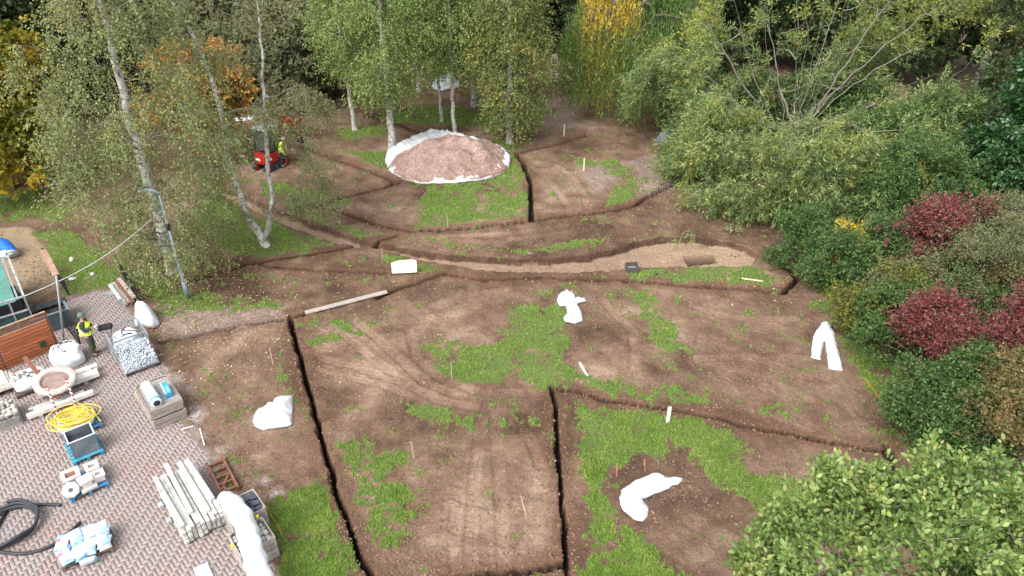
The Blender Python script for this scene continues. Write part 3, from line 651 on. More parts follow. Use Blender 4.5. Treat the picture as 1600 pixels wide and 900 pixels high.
# ---- stones: a few shapes shared by all
def stone_mesh(seed, m, flat=.75, sub=2, rough=.28):
    bm = bmesh.new(); bmesh.ops.create_icosphere(bm, subdivisions=sub, radius=1); rs = np.random.RandomState(seed); o3 = rs.rand(3) * 20
    for v in bm.verts:
        k = 1 + rough * 2 * (float(vn(v.co.x * 1.3 + o3[0], v.co.y * 1.3 + v.co.z * 1.1 + o3[1], seed)) - .5); v.co = Vector((v.co.x * k, v.co.y * k * .82, v.co.z * k * flat))
    me = bpy.data.meshes.new('stone'); bm.to_mesh(me); bm.free(); me.materials.append(m); me.polygons.foreach_set('use_smooth', [True] * len(me.polygons)); return me
COB = [stone_mesh(s, cobble_m) for s in range(5)]
GREYC = pmat('river_cobble', (.50, .49, .45), (.36, .35, .32), scale=4, rough=.75, bump=.2, isl=.3)
RIV = [stone_mesh(s + 30, GREYC, .7, 2, .16) for s in range(5)]
def put_stone(name, meshes, i, loc, r, rs, label, group):
    o = bpy.data.objects.new(name, meshes[i % len(meshes)]); C.objects.link(o); o.location = tuple(loc); o.scale = (r, r, r * rs.uniform(.85, 1.1)); o.rotation_euler = (rs.uniform(-.5, .5), rs.uniform(-.5, .5), rs.uniform(0, 6.28)); tag(o, label, 'stone', group)
def rubble_mesh(name, pts, r, m, seed, parent=None):
    rs = np.random.RandomState(seed); n = len(pts); base = np.array([(1, 0, 0), (-.9, .2, 0), (.1, .9, .1), (0, -.9, -.1), (.1, .1, .8), (-.1, 0, -.8)])
    V = base[None] * (r * (.7 + .7 * rs.rand(n)))[:, None, None] * (1 + .5 * (rs.rand(n, 6, 3) - .5)); q = rs.randn(n, 4); q /= np.linalg.norm(q, axis=1, keepdims=True)
    w_, x, y, z = q.T; Rm = np.stack([1 - 2 * (y * y + z * z), 2 * (x * y - z * w_), 2 * (x * z + y * w_), 2 * (x * y + z * w_), 1 - 2 * (x * x + z * z), 2 * (y * z - x * w_), 2 * (x * z - y * w_), 2 * (y * z + x * w_), 1 - 2 * (x * x + y * y)], -1).reshape(n, 3, 3)
    V = np.einsum('nij,nkj->nki', Rm, V) + np.asarray(pts)[:, None]
    f = np.array([(0, 2, 4), (2, 1, 4), (1, 3, 4), (3, 0, 4), (2, 0, 5), (1, 2, 5), (3, 1, 5), (0, 3, 5)]); return np_mesh(name, V.reshape(-1, 3), (np.arange(n)[:, None, None] * 6 + f[None]).reshape(-1, 3), m, parent)

# ---- pallets and crates
def pallet(label, A, w, d, m, h=.14, group='pallets in the yard', r=YR):
    o = thing('pallet', label, 'pallet', A, r, group); mb = MB(); k = max(4, int(d / .16))
    for i in range(k): y = (i + .5) * d / k; mb.box((w / 2, y, h - .011), (w, d / k * .74, .022))
    mb.build('deck', m, o, bevel=.004)
    for i in range(3):
        x = (.05, w / 2, w - .05)[i]; mb = MB(); mb.box((x, d / 2, .011), (.09, d, .022))
        for y in (.06, d / 2, d - .06): mb.box((x, y, .022 + (h - .044) / 2), (.09, .10, h - .0445))
        mb.build('bearer', m, o, bevel=.004)
    return o
def crate(label, A, w, d, h, m, r=YR, group='wooden crates in the yard', rows=2, floor=True, name='wooden_crate', fz=.02, fm=None):
    o = thing(name, label, 'crate', A, r, group); bh = h / rows
    for nm, c, s in (('front_boards', (w / 2, .012), (w, .024)), ('rear_boards', (w / 2, d - .012), (w, .024)), ('end_boards', (.012, d / 2), (.024, d - .05)), ('end_boards', (w - .012, d / 2), (.024, d - .05))):
        mb = MB()
        for k in range(rows): mb.box((c[0], c[1], (k + .5) * bh), (s[0], s[1], bh * .90))
        mb.build(nm, m, o, bevel=.003)
    for x in (.05, w - .05):
        for y in (.05, d - .05): MB().box((x, y, h / 2 - .003), (.05, .05, h)).build('corner_block', m, o)
    if floor:
        mb = MB(); k = 7 if fz < .05 else 17
        for i in range(k): mb.box((w / 2, .03 + (i + .5) * (d - .06) / k, fz), (w - .055, (d - .06) / k * (.85 if fz < .05 else .62), .02))
        mb.build('floor_slats', fm or m, o)
    return o
# stack of four shallow crates
CA = yl((243, 673), 0.0)
for k in range(4):
    off = [(0, 0), (.02, -.02), (-.02, .03), (.01, .0)][k]
    crate(['lowest wooden crate of the tall stack beside the soil', 'second crate from the ground in the tall stack of wooden crates', 'third crate from the ground in the tall stack of wooden crates', 'top crate of the tall stack, holding the white roll and the blue box'][k], np.array(loc_of(CA, *off, .19 * k)), 1.0, 1.62, .185, old_wood if k % 2 else grey_wood, rows=1, fz=.02 if k < 3 else .11, fm=pmat('bleached_slats', (.46, .42, .39), (.32, .29, .27), scale=6, rough=.9, bump=.3) if k == 3 else None)
def sheet_roll():
    p = loc_of(CA, .30, .16,   .19 * 3 + .12 + .165); o = thing('plastic_roll', 'thick roll of white sheeting with pale blue ends on the top crate', 'roll', p, YR)
    Mx = Matrix.Rotation(-math.pi / 2, 3, 'X'); MB().lathe([(.09, 0), (.158, .002), (.165, .05), (.162, .7), (.168, 1.1), (.155, 1.148), (.09, 1.15)], 28, axis=Mx).build('wrap', pmat('roll_wrap', (.74, .80, .83), (.62, .72, .78), scale=2, rough=.35, bump=.3), o, True)
    MB().lathe([(.085, -.012), (.105, -.012), (.105, .03), (.085, .03)], 20, axis=Mx).build('core', dark_metal, o)
    MB().lathe([(.16, .06), (.173, .065), (.173, .16), (.161, .165)], 28, axis=Mx).build('blue_band', pmat('blue_film', (.08, .42, .58), rough=.35), o, True)
sheet_roll()
def blue_box():
    p = loc_of(CA, .62, .42, .19 * 3 + .122); o = thing('blue_carton', 'narrow blue carton with a grey stripe on the top crate', 'box', p, YR - .05)
    MB().box((.11, .32, .09), (.20, .66, .18)).build('carton', pmat('blue_card', (.04, .33, .55), (.03, .24, .44), rough=.5), o, bevel=.008); MB().box((.03, .32, .183), (.05, .66, .006)).build('stripe', pmat('grey_label', (.42, .46, .48)), o)
    MB().box((.15, .22, .183), (.09, .3, .006)).build('label', pmat('cyan_label', (.18, .55, .70)), o)
blue_box()
tag(MB().box((0, 0, .05), (.62, .22, .10)).build('stone_slab', white_stone, None, bevel=.01), 'pale stone slab behind the tall crate stack', 'slab'); o = bpy.data.objects['stone_slab']; o.location = loc_of(CA, .68, 1.86, .30); o.rotation_euler = (0, 0, YR)
tag(MB().box((0, 0, .15), (.36, .24, .30)).build('stone_block', pmat('buff_stone', (.48, .44, .30), (.36, .33, .23), rough=.9), None, bevel=.02), 'buff stone block at the rear corner of the tall crate stack', 'block'); o = bpy.data.objects['stone_block']; o.location = loc_of(CA, .16, 1.84, 0); o.rotation_euler = (0, 0, YR)
tag(MB().box((0, 0, .15), (.66, .26, .296)).build('timber_block', grey_wood, None, bevel=.01), 'grey timber block under the pale stone slab', 'block'); o = bpy.data.objects['timber_block']; o.location = loc_of(CA, .70, 1.86, 0); o.rotation_euler = (0, 0, YR)

# steel stillage: bag behind, crushed stone in front
SA = yl((197, 590), 0.0)
def stillage():
    o = thing('steel_stillage', 'grey steel mesh stillage on skids with crushed stone and a white bag', 'stillage', SA, YR)
    w, d = 1.15, 2.1
    MB().box((w / 2, d / 2, .13), (w, d, .06)).build('floor_plate', galv, o)
    for x in (.08, w - .08): MB().box((x, d / 2, .05), (.10, d, .10)).build('skid', dark_metal, o)
    def side(nm, p, q, h_, n=10, z0=.16):
        mb = MB(); p, q = Vector(p), Vector(q)
        for z in (z0, z0 + h_ * .5, z0 + h_): mb.bar(p + Vector((0, 0, z)), q + Vector((0, 0, z)), .04, .05)
        for k in range(n + 1): c = p.lerp(q, k / n); mb.bar(c + Vector((0, 0, z0)), c + Vector((0, 0, z0 + h_)), .014, .014)
        mb.build(nm, galv, o)
    side('side_mesh', (0, 0.75, 0), (0, d, 0), .72); side('side_mesh', (w, .75, 0), (w, d, 0), .72); side('rear_mesh', (0.03, d, 0), (w - .03, d, 0), .72); side('cross_rail', (0.03, 1.0, 0), (w - .03, 1.0, 0), .72, 8); side('cross_rail', (0.03, .72, 0), (w - .03, .72, 0), .55, 8)
    rs = np.random.RandomState(5); n = 1500; a = rs.rand(n) * math.pi * .62; x = .05 + rs.rand(n) * (w - .1)
    r_ = .50 + .05 * rs.rand(n); y = .70 - np.sin(a) * r_ * 1.3; z = .17 + np.maximum(.02, np.cos(a) * r_ * 1.05); k = rs.rand(n) < .3; y[k] = .7 + rs.rand(k.sum()) * .35; z[k] = .62 + .05 * rs.rand(k.sum())
    c, s = math.cos(YR), math.sin(YR); P = np.stack([SA[0] + x * c - y * s, SA[1] + x * s + y * c, z], -1)
    rb = rubble_mesh('crushed_stone', P, .048, pmat('pale_crushed_stone', (.46, .50, .53), (.34, .37, .40), scale=3, rough=.9, isl=.2), 5); rb['kind'] = 'stuff'
    mb = MB(); pts = [(0, .7 - math.sin(q) * .60, .17 + max(0, math.cos(q)) * .48) for q in np.linspace(0, math.pi * .55, 9)]
    for k in range(9): mb.tube([(w * (k + .0) / 8, p[1], p[2]) for p in pts], .007, 4)
    for p in pts: mb.tube([(0, p[1], p[2]), (w, p[1], p[2])], .007, 4)
    mb.build('wire_mesh', galv, o)
    # solid core under the loose stone
    MB().prism([(.04, .1), (w - .04, .1), (w - .04, 1.0), (.04, 1.0)], .165, .40).build('stone_bed', stone_grey, o)
stillage()
def bag_body(name, label, loc, rz, w, h, seed, top=.55, sag=.0, group='bulk bags in the yard', scale_y=1.0, lvl=None):
    o = thing(name, label, 'bag', loc, rz, group); rs = np.random.RandomState(seed); n = 48; prof = []
    for u in np.linspace(0, 1, 16):
        if u < .62: z = h * u / .62 * .72; r = w * .5 * (.93 + .12 * math.sin(u / .62 * math.pi))
        else: q = (u - .62) / .38; z = h * (.72 + .28 * math.sin(q * math.pi / 2)) - sag * q; r = w * .5 * (.93 * math.cos(q * math.pi / 2) ** top + .02)
        prof.append((max(r, .01), z))
    V = []
    for r, z in prof:
        for k in range(n):
            a = 2 * math.pi * k / n; se = 1 / ((abs(math.cos(a)) ** 3.2 + abs(math.sin(a)) ** 3.2) ** (1 / 3.2)); j = 1 + .13 * (float(vn(math.cos(a) * 2 + 5, math.sin(a) * 2 + z * 4 / max(h, .1), seed)) - .5) + .05 * math.sin(a * 9 + seed) * (z > h * .5) * (z / h)
            V.append((r * se * math.cos(a) * j, r * se * math.sin(a) * j * scale_y, z + .05 * h * (float(vn(math.cos(a) * r * 9 / w + 3, math.sin(a) * r * 9 / w, seed + 3)) - .5) * (z > h * .3)))
    mb = MB(); fs = [(i * n + k, i * n + (k + 1) % n, (i + 1) * n + (k + 1) % n, (i + 1) * n + k) for i in range(len(prof) - 1) for k in range(n)]; fs += [tuple(range(n))[::-1], tuple((len(prof) - 1) * n + k for k in range(n))]
    mb.add(V, fs); mb.build('sack', pmat('woven_white', (.76, .78, .81), (.64, .67, .71), scale=3.5, rough=.7, bump=.4, dirt=(.5, .52, .55), dirt_amt=.35), o, True)
    for s in range(3):
        a0 = rs.uniform(0, 6.28); pts = []
        for q in np.linspace(-.5, .5, 9): x, y = q * w * .7, w * .18 * math.sin(q * 5 + a0) + (s - 1) * w * .22; rr = math.hypot(x, y / scale_y) / (w * .5); z = h * (.72 + .28 * math.sqrt(max(0, 1 - min(1, rr) ** 2))) * (1.0 if rr < .95 else .9) - sag * .5; pts.append((x, y, z + .035))
        c, s_ = math.cos(a0), math.sin(a0); MB().tube([(x * c - y * s_, (x * s_ + y * c) * scale_y, z) for x, y, z in pts], .016, 5).build('strap', dark_metal, o)
    return o
bag_body('bulk_bag', 'full white bulk bag nearest to the worker, its dark straps tied on top', yl((109, 566), 0.0) , YR, .98, .72, 3)
bag_body('bulk_bag', 'white bulk bag held inside the steel stillage', loc_of(SA, .57, 1.58, .16), YR, .85, .62, 6)
b2 = bag_body('bulk_bag', 'slumped open white bulk bag under the rusty steel beam', loc_of(yl((52, 604), 0.0), 0, 0, .14), YR, 1.0, .50, 9, sag=.10, scale_y=.8)
pallet('dark pallet carrying the slumped open bulk bag', np.array(loc_of(yl((52, 604), 0.0), -.55, -.45, 0)), 1.1, .9, pmat('dark_wood', (.13, .085, .07), (.08, .055, .045)), h=.13)
rs_ = random.Random(4); S2 = yl((52, 604), 0.0)
for i in range(12): put_stone('cobble', COB, i, loc_of(S2, -.32 + rs_.uniform(-.2, .22), .02 + rs_.uniform(-.22, .24), .56), rs_.uniform(.07, .11), rs_, 'brown grey stone in the mouth of the slumped bulk bag', 'stones in the slumped bag')
def camera_bag():
    p = loc_of(SA, .10, 2.02, .92); o = thing('shoulder_bag', 'black shoulder bag perched on the rear corner of the steel stillage', 'bag', p, YR - .25)
    MB().prism([(-.22, -.11), (.18, -.12), (.22, -.06), (.22, .10), (.16, .13), (-.2, .11), (-.23, .04)], -.02, .14).build('case', pmat('black_nylon', (.022, .024, .027), rough=.7, bump=.3), o, bevel=.03)
    MB().tube([(-.26, -.14, .1), (-.1, -.24, .0), (.12, -.24, -.1), (.24, -.12, .08)], .016, 5).build('strap', dark_metal, o)
camera_bag()
# ---- concrete posts
PA = yl((290, 853), 0.0)
def posts():
    L = 2.42; w, hh = .104, .085
    proto = MB(); prof = [(-w / 2, 0), (w / 2, 0), (w / 2, hh * .28), (w * .22, hh * .5), (w / 2, hh * .72), (w / 2, hh), (-w / 2, hh), (-w / 2, hh * .72), (-w * .22, hh * .5), (-w / 2, hh * .28)]
    n = len(prof); V = [(x, y, z) for y in (0, L) for x, z in prof]; proto.add(V, [tuple(range(n)), tuple(range(2 * n - 1, n - 1, -1))] + [(i, i + n, (i + 1) % n + n, (i + 1) % n) for i in range(n)])
    po = proto.build('concrete_post', concrete); me = po.data; bpy.data.objects.remove(po); rs = random.Random(3)
    k = 0
    for layer in range(5):
        for i in range(9):
            if layer == 4 and i in (0,): continue
            o = bpy.data.objects.new('concrete_post', me); C.objects.link(o); dy = rs.uniform(-.05, .05) if layer < 4 else rs.uniform(-.1, .1)
            o.location = loc_of(PA, .07 + i * .1235 + (rs.uniform(-.012, .012) if layer > 3 else 0), dy, .07 + layer * (hh + .004)); o.rotation_euler = (0, 0, YR + (rs.uniform(-.012, .012) if layer > 3 else 0)); o.scale = (1, rs.uniform(.97, 1.0), 1)
            tag(o, 'grooved pale concrete fence post in the big neat stack on the paving', 'post', 'stacked concrete fence posts')
    for x, dy, rot, z, sc, lab in [(.10, .12, .02, .515, .93, 'pale concrete post loose on the top of the stack, at its outer edge'), (.42, .45, -.015, .515, .92, 'pale concrete post on top of the stack with its end set back most'), (.80, .22, .01, .515, .95, 'pale concrete post on top of the stack, third from its outer edge'), (1.04, .55, .03, .515, .8, 'pale flat concrete post on top of the stack nearest the rusty frame')]:
        o = bpy.data.objects.new('concrete_post', me); C.objects.link(o); o.location = loc_of(PA, x, dy, z); o.rotation_euler = (0, 0, YR + rot); o.scale = (1.15, sc, 1.0); tag(o, lab, 'post', 'stacked concrete fence posts')
    for y in (.35, 1.2, 2.05):
        o = tag(MB().box((0, 0, .034), (1.2, .1, .068)).build('timber_bearer', grey_wood), 'grey timber bearer under the stack of concrete posts', 'timber', 'bearers under the concrete posts'); o.location = loc_of(PA, .57, y, 0); o.rotation_euler = (0, 0, YR)
    for x, y, lab in [(-.08, 1.75, 'small grey block wedged against the far side of the concrete post stack'), (-.08, 1.05, 'small grey block wedged against the middle of the concrete post stack')]:
        o = tag(MB().box((0, 0, .06), (.12, .17, .12)).build('concrete_block', stone_grey, None, bevel=.01), lab, 'block'); o.location = loc_of(PA, x, y, 0); o.rotation_euler = (0, 0, YR + .1)
posts()
def rusty_frame():
    p = loc_of(PA, 1.38, 1.1, 0); o = thing('rusty_frame_rack', 'rusty steel ladder frame lying beside the concrete posts', 'frame', p, YR - .06)
    for x in (0, .45): MB().box((x, .65, .09), (.07, 1.5, .12)).build('side_rail', rust, o)
    for k in range(5): MB().box((.225, .02 + k * .31, .08), (.378, .05, .07)).build('rung', rust, o)
    MB().bar((.06, .1, .12), (.40, .6, .13), .05, .03).build('brace', rust, o)
rusty_frame()
# ---- crates of slate and of cobbles, two high, with the white roll lying over them
K1, K2 = G(362, 819, .75), G(375, 868, .75); K1[2] = K2[2] = 0
for A, nm in ((K2, 'cobbles'), (K1, 'slate')):
    crate('empty lower crate under the crate of ' + nm, A, .92, .84, .36, grey_wood); crate('upper crate filled with ' + nm, A + np.array([0, 0, .375]), .92, .84, .37, grey_wood)
rs_ = random.Random(8)
for i in range(30):
    gx_, gy_ = i % 6, i // 6
    put_stone('cobble', RIV, i, loc_of(K2, .13 + gx_ * .132 + rs_.uniform(-.02, .02), .12 + gy_ * .145 + rs_.uniform(-.02, .02), .60 + rs_.uniform(-.02, .05)), rs_.uniform(.072, .105), rs_, 'smooth pale cobble in the upper wooden crate under the white roll', 'cobbles in the crate')
for i in range(40):
    o = tag(MB().prism([(-.11, -.05), (.08, -.06), (.12, 0), (.07, .06), (-.08, .055)], 0, .022).build('slate_piece', slate, None) if i == 0 else bpy.data.objects.new('slate_piece', bpy.data.objects['slate_piece'].data), 'flat dark slate piece in the crate beside the rusty frame', 'slate', 'slate pieces in the crate')
    if i: C.objects.link(o)
    o.location = loc_of(K1, .13 + rs_.uniform(0, .66), .12 + rs_.uniform(0, .6), .66 + (i % 5) * .012); o.rotation_euler = (rs_.uniform(-.25, .25), rs_.uniform(-.3, .3), rs_.choice((0, 1.57, .5)) + rs_.uniform(-.3, .3) + YR); s = rs_.uniform(.7, 1.3); o.scale = (s, s, 1)
MB().box((.46, .42, .14), (.86, .78, .28)).build('fill', slate, None); o = bpy.data.objects['fill']; o.name = 'slate_bed'; o.location = loc_of(K1, 0, 0, .375); o.rotation_euler = (0, 0, YR); tag(o, 'bed of slate filling the crate below the loose slate pieces', 'slate')
MB().box((.46, .42, .09), (.86, .78, .18)).build('cobble_bed', GREYC, None); o = bpy.data.objects['cobble_bed']; o.location = loc_of(K2, 0, 0, .375); o.rotation_euler = (0, 0, YR); tag(o, 'layer of cobbles underneath in the crate below the white roll', 'cobbles')
def white_roll():
    pts = [G(348, 775, .75), G(361, 784, .97), G(375, 802, .98), G(386, 826, .98), G(392, 850, .98), G(399, 876, .95), G(408, 905, .8), G(418, 945, .5)]; P = []
    for a, b_ in zip(pts[:-1], pts[1:]):
        for k in range(5): P.append(a + (b_ - a) * k / 5)
    P = np.array(P + [pts[-1]]); Ps = P.copy()
    for _ in range(4): Ps[1:-1] = (Ps[:-2] + Ps[1:-1] * 2 + Ps[2:]) / 4
    n = 26; V = []; N_ = len(Ps); mb = MB(); rad = [.17 + .10 * min(1, i / 7.) + .02 * math.sin(i * 1.3) for i in range(N_)]; rad[0] = .10
    mb.tube(Ps - Ps[0], rad, n); rsn = np.random.RandomState(2); V = np.array(mb.v); a = np.tile(np.arange(n), N_); s = np.repeat(np.arange(N_), n)
    cen = np.repeat(Ps - Ps[0], n, 0); off = V - cen; k = 1 + .20 * (1 - np.abs(2 * vn(a * .55 + s * .12, s * .35, 9) - 1)) - .12; off = off * k[:, None]; off[:, 2] *= .72; mb.v = [tuple(q) for q in cen + off]
    o = mb.build('white_roll', white_sheet, None, True); o.location = tuple(Ps[0]); tag(o, 'long loose white roll of sheeting lying over the two filled crates', 'roll')
white_roll()
for c, lab in (((.80, .84, .78), 'yellow plastic plug on a corner of the crate of cobbles, near the grass'), ((-.02, .5, .62), 'yellow plastic plug at the paving side of the crate of cobbles')):
    o = tag(MB().lathe([(.02, 0), (.05, .01), (.05, .06), (.03, .075)], 14).build('yellow_plug', pmat('yellow_plastic', (.8, .66, .03), rough=.4), None, True), lab, 'plug'); o.location = loc_of(K2, *c)
o = tag(MB().box((0, 0, .03), (.34, .9, .06)).build('white_board', pmat('white_board_paint', (.76, .80, .78), (.68, .72, .70)), None, bevel=.006), 'white board lying on the paving near the concrete posts', 'board'); o.location = tuple(G(322, 905, 0)); o.rotation_euler = (0, 0, YR - .05)
# ---- cement pallet
CP = yl((98, 895), 0.0)
pallet('weathered pallet carrying the blue and white cement bags', CP, 1.22, .82, pmat('brown_pallet', (.20, .13, .11), (.12, .085, .07), rough=.9), r=R(31))
def cement_bags():
    m, t, out = nodes('cement_bag_print'); tc = N(t, 'TexCoord'); b = N(t, 'BsdfPrincipled', Roughness=.45); sx = N(t, 'SeparateXYZ'); t.links.new(tc.outputs['Object'], sx.inputs[0])
    n1 = N(t, 'TexNoise', Scale=7.0, Detail=3.0); t.links.new(tc.outputs['Object'], n1.inputs['Vector'])
    band = math_(t, 'GREATER_THAN', math_(t, 'ADD', sx.outputs['X'], math_(t, 'MULTIPLY', sx.outputs['Y'], .5)), .13)
    col = mixc(t, band, (.70, .77, .82), (.20, .47, .68))
    rd = math_(t, 'MULTIPLY', math_(t, 'GREATER_THAN', math_(t, 'ADD', sx.outputs['X'], .05), 0), math_(t, 'LESS_THAN', sx.outputs['X'], .10)); rd = math_(t, 'MULTIPLY', rd, math_(t, 'GREATER_THAN', sx.outputs['Y'], .03))
    oi = N(t, 'ObjectInfo'); rd = math_(t, 'MULTIPLY', rd, math_(t, 'GREATER_THAN', oi.outputs['Random'], .45))
    col = mixc(t, rd, col, (.52, .07, .09)); col = mixc(t, math_(t, 'MULTIPLY', n1.outputs[0], .25), col, (.55, .57, .6)); t.links.new(col, b.inputs['Base Color'])
    bp = N(t, 'Bump', Strength=.4, Distance=.02); t.links.new(n1.outputs[0], bp.inputs['Height']); t.links.new(bp.outputs[0], b.inputs['Normal']); t.links.new(b.outputs[0], out.inputs[0])
    mes = []
    for s in range(3):
        X, Y = np.meshgrid(np.linspace(-1, 1, 15), np.linspace(-1, 1, 11)); e = np.clip((1 - np.abs(X) ** 3) * (1 - np.abs(Y) ** 3), 0, 1) ** .5; wz = .05 * (fbm(X, Y, .8, 3, s + 60) - .5)
        top = np.stack([X * .27 * (1 + .03 * wz * 20 * np.abs(Y)), Y * .175, .065 * e + wz * e + .05], -1).reshape(-1, 3); bot = np.stack([X * .27, Y * .175, -.05 * e + .05 - .004 * (e == 0)], -1).reshape(-1, 3)
        idx = np.arange(165).reshape(11, 15); f = np.stack([idx[:-1, :-1], idx[:-1, 1:], idx[1:, 1:], idx[1:, :-1]], -1).reshape(-1, 4); o = np_mesh('cement_bag', np.concatenate([top, bot]), np.concatenate([f, f[:, ::-1] + 165]), m, smooth=True); mes.append(o.data); bpy.data.objects.remove(o)
    rs = random.Random(6); k = 0
    for layer in range(4):
        for i in range(4):
            for j in range(2):
                if layer == 3 and rs.random() < .3: continue
                o = bpy.data.objects.new('cement_bag', mes[k % 3]); C.objects.link(o); k += 1
                o.location = loc_of(CP, .18 + i * .285 + rs.uniform(-.04, .04), .22 + j * .38 + rs.uniform(-.04, .04), .145 + layer * .085, R(31)); o.rotation_euler = (rs.uniform(-.1, .1), rs.uniform(-.1, .1), R(31) + math.pi / 2 + (math.pi if rs.random() < .4 else 0) + rs.uniform(-.3, .3)); o.scale = (.84, .84, .9); tag(o, 'white and blue printed cement bag stacked on the weathered pallet', 'bag', 'cement bags on the pallet')
    o = bpy.data.objects.new('cement_bag', mes[0]); C.objects.link(o); o.location = loc_of(CP, .64, -.16, .14, R(31)); o.rotation_euler = (R(-62), 0, R(31)); o.scale = (.75, 1, 1); tag(o, 'cement bag leaning against the front of the weathered pallet', 'bag')
cement_bags()
# ---- pots pallet and water trough
PP = yl((113, 787), 0.0)
pallet('bright blue pallet carrying pots and carved stones', PP, 1.0, 1.0, blue_paint)
def planter(label, A, w, h, soil, m=white_stone, group='square stone planters'):
    o = thing('stone_planter', label, 'planter', A, YR, group); mb = MB(); th = .07
    mb.box((w / 2, th / 2, h / 2), (w, th, h)); mb.box((w / 2, w - th / 2, h / 2), (w, th, h)); mb.box((th / 2, w / 2, h / 2), (th, w - 2 * th, h)); mb.box((w - th / 2, w / 2, h / 2), (th, w - 2 * th, h)); mb.box((w / 2, w / 2, .04), (w - 2 * th, w - 2 * th, .06)); mb.build('body', m, o, bevel=.008)
    mb = MB(); z = h - .03
    mb.box((w / 2, -.015, z), (w + .06, .03, .055)); mb.box((w / 2, w + .015, z), (w + .06, .03, .055)); mb.box((-.015, w / 2, z), (.03, w, .055)); mb.box((w + .015, w / 2, z), (.03, w, .055)); mb.build('rim', m, o)
    if soil: MB().box((w / 2, w / 2, h - .09), (w - 2 * th - .004, w - 2 * th - .004, .05)).build('soil', soil, o)
planter('square stone planter filled with reddish soil', np.array(loc_of(PP, .02, .45, .14)), .40, .36, pmat('reddish_soil', (.24, .10, .075), (.16, .07, .05), rough=.95))
planter('smaller empty stone planter behind the white pedestal', np.array(loc_of(PP, .62, .55, .14)), .30, .30, pmat('grey_soil', (.25, .25, .25)))
planter('low stone planter at the outer rear of the pots pallet', np.array(loc_of(PP, .70, .20, .14)), .27, .24, pmat('grey_soil', (.25, .25, .25)))
o = thing('pedestal', 'carved white stone pedestal in the middle of the pots pallet', 'pedestal', loc_of(PP, .50, .20, .14), YR + .15); MB().box((0, 0, .05), (.42, .36, .10)).build('foot_slab', white_stone, o, bevel=.015); MB().box((0, 0, .19), (.24, .22, .178)).build('shaft', white_stone, o, bevel=.02); MB().box((0, 0, .325), (.36, .32, .09)).build('top_slab', white_stone, o, bevel=.015)
o = MB(); Mt = Matrix.Rotation(R(52), 3, 'X'); o.lathe([(.065, -.10), (.20, -.10), (.235, -.05), (.235, .05), (.20, .10), (.065, .10), (.06, .05), (.06, -.05)], 8, axis=Mt); o = o.build('octagonal_stone', pmat('grey_white_stone', (.60, .60, .58), (.45, .45, .44), rough=.9), None, bevel=.01); o.location = loc_of(PP, .10, .16, .34); o.rotation_euler = (0, 0, YR); tag(o, 'octagonal stone with a round hole leaning at the pallet corner', 'stone')
TP = yl((118, 729), 0.0)
pallet('blue pallet under the grey metal water trough', np.array(loc_of(TP, -.03, 0, 0)), .85, 1.05, pmat('cyan_pallet_paint', (.035, .30, .42), (.02, .19, .30), scale=6, rough=.7, dirt=(.15, .2, .2), dirt_amt=.5))
def trough():
    o = thing('water_trough', 'open galvanised metal trough with a white rim on a blue pallet', 'trough', loc_of(TP, .06, .14, .14), YR); w, d, h_ = .70, .62, .62; mb = MB(); th = .02
    mb.box((w / 2, th / 2, h_ / 2), (w, th, h_)); mb.box((w / 2, d - th / 2, h_ / 2), (w, th, h_)); mb.box((th / 2, d / 2, h_ / 2), (th, d - 2 * th, h_)); mb.box((w - th / 2, d / 2, h_ / 2), (th, d - 2 * th, h_)); mb.build('tank', pmat('zinc', (.20, .23, .255), (.11, .135, .155), scale=2.2, rough=.5, metal=.3, bump=.1, dirt=(.30, .33, .35), dirt_amt=.6), o)
    MB().box((w / 2, d / 2, .22), (w - .05, d - .05, .42)).build('fill', pmat('black_sludge', (.05, .055, .06), (.02, .024, .028), rough=.6), o)
    mb = MB(); z = h_ + .012; mb.box((w / 2, 0, z), (w + .04, .035, .022)); mb.box((w / 2, d, z), (w + .04, .035, .022)); mb.box((0, d / 2, z), (.035, d - .04, .022)); mb.box((w, d / 2, z), (.035, d - .04, .022)); mb.build('rim', pmat('pale_rim', (.62, .66, .68), rough=.5), o)
trough()
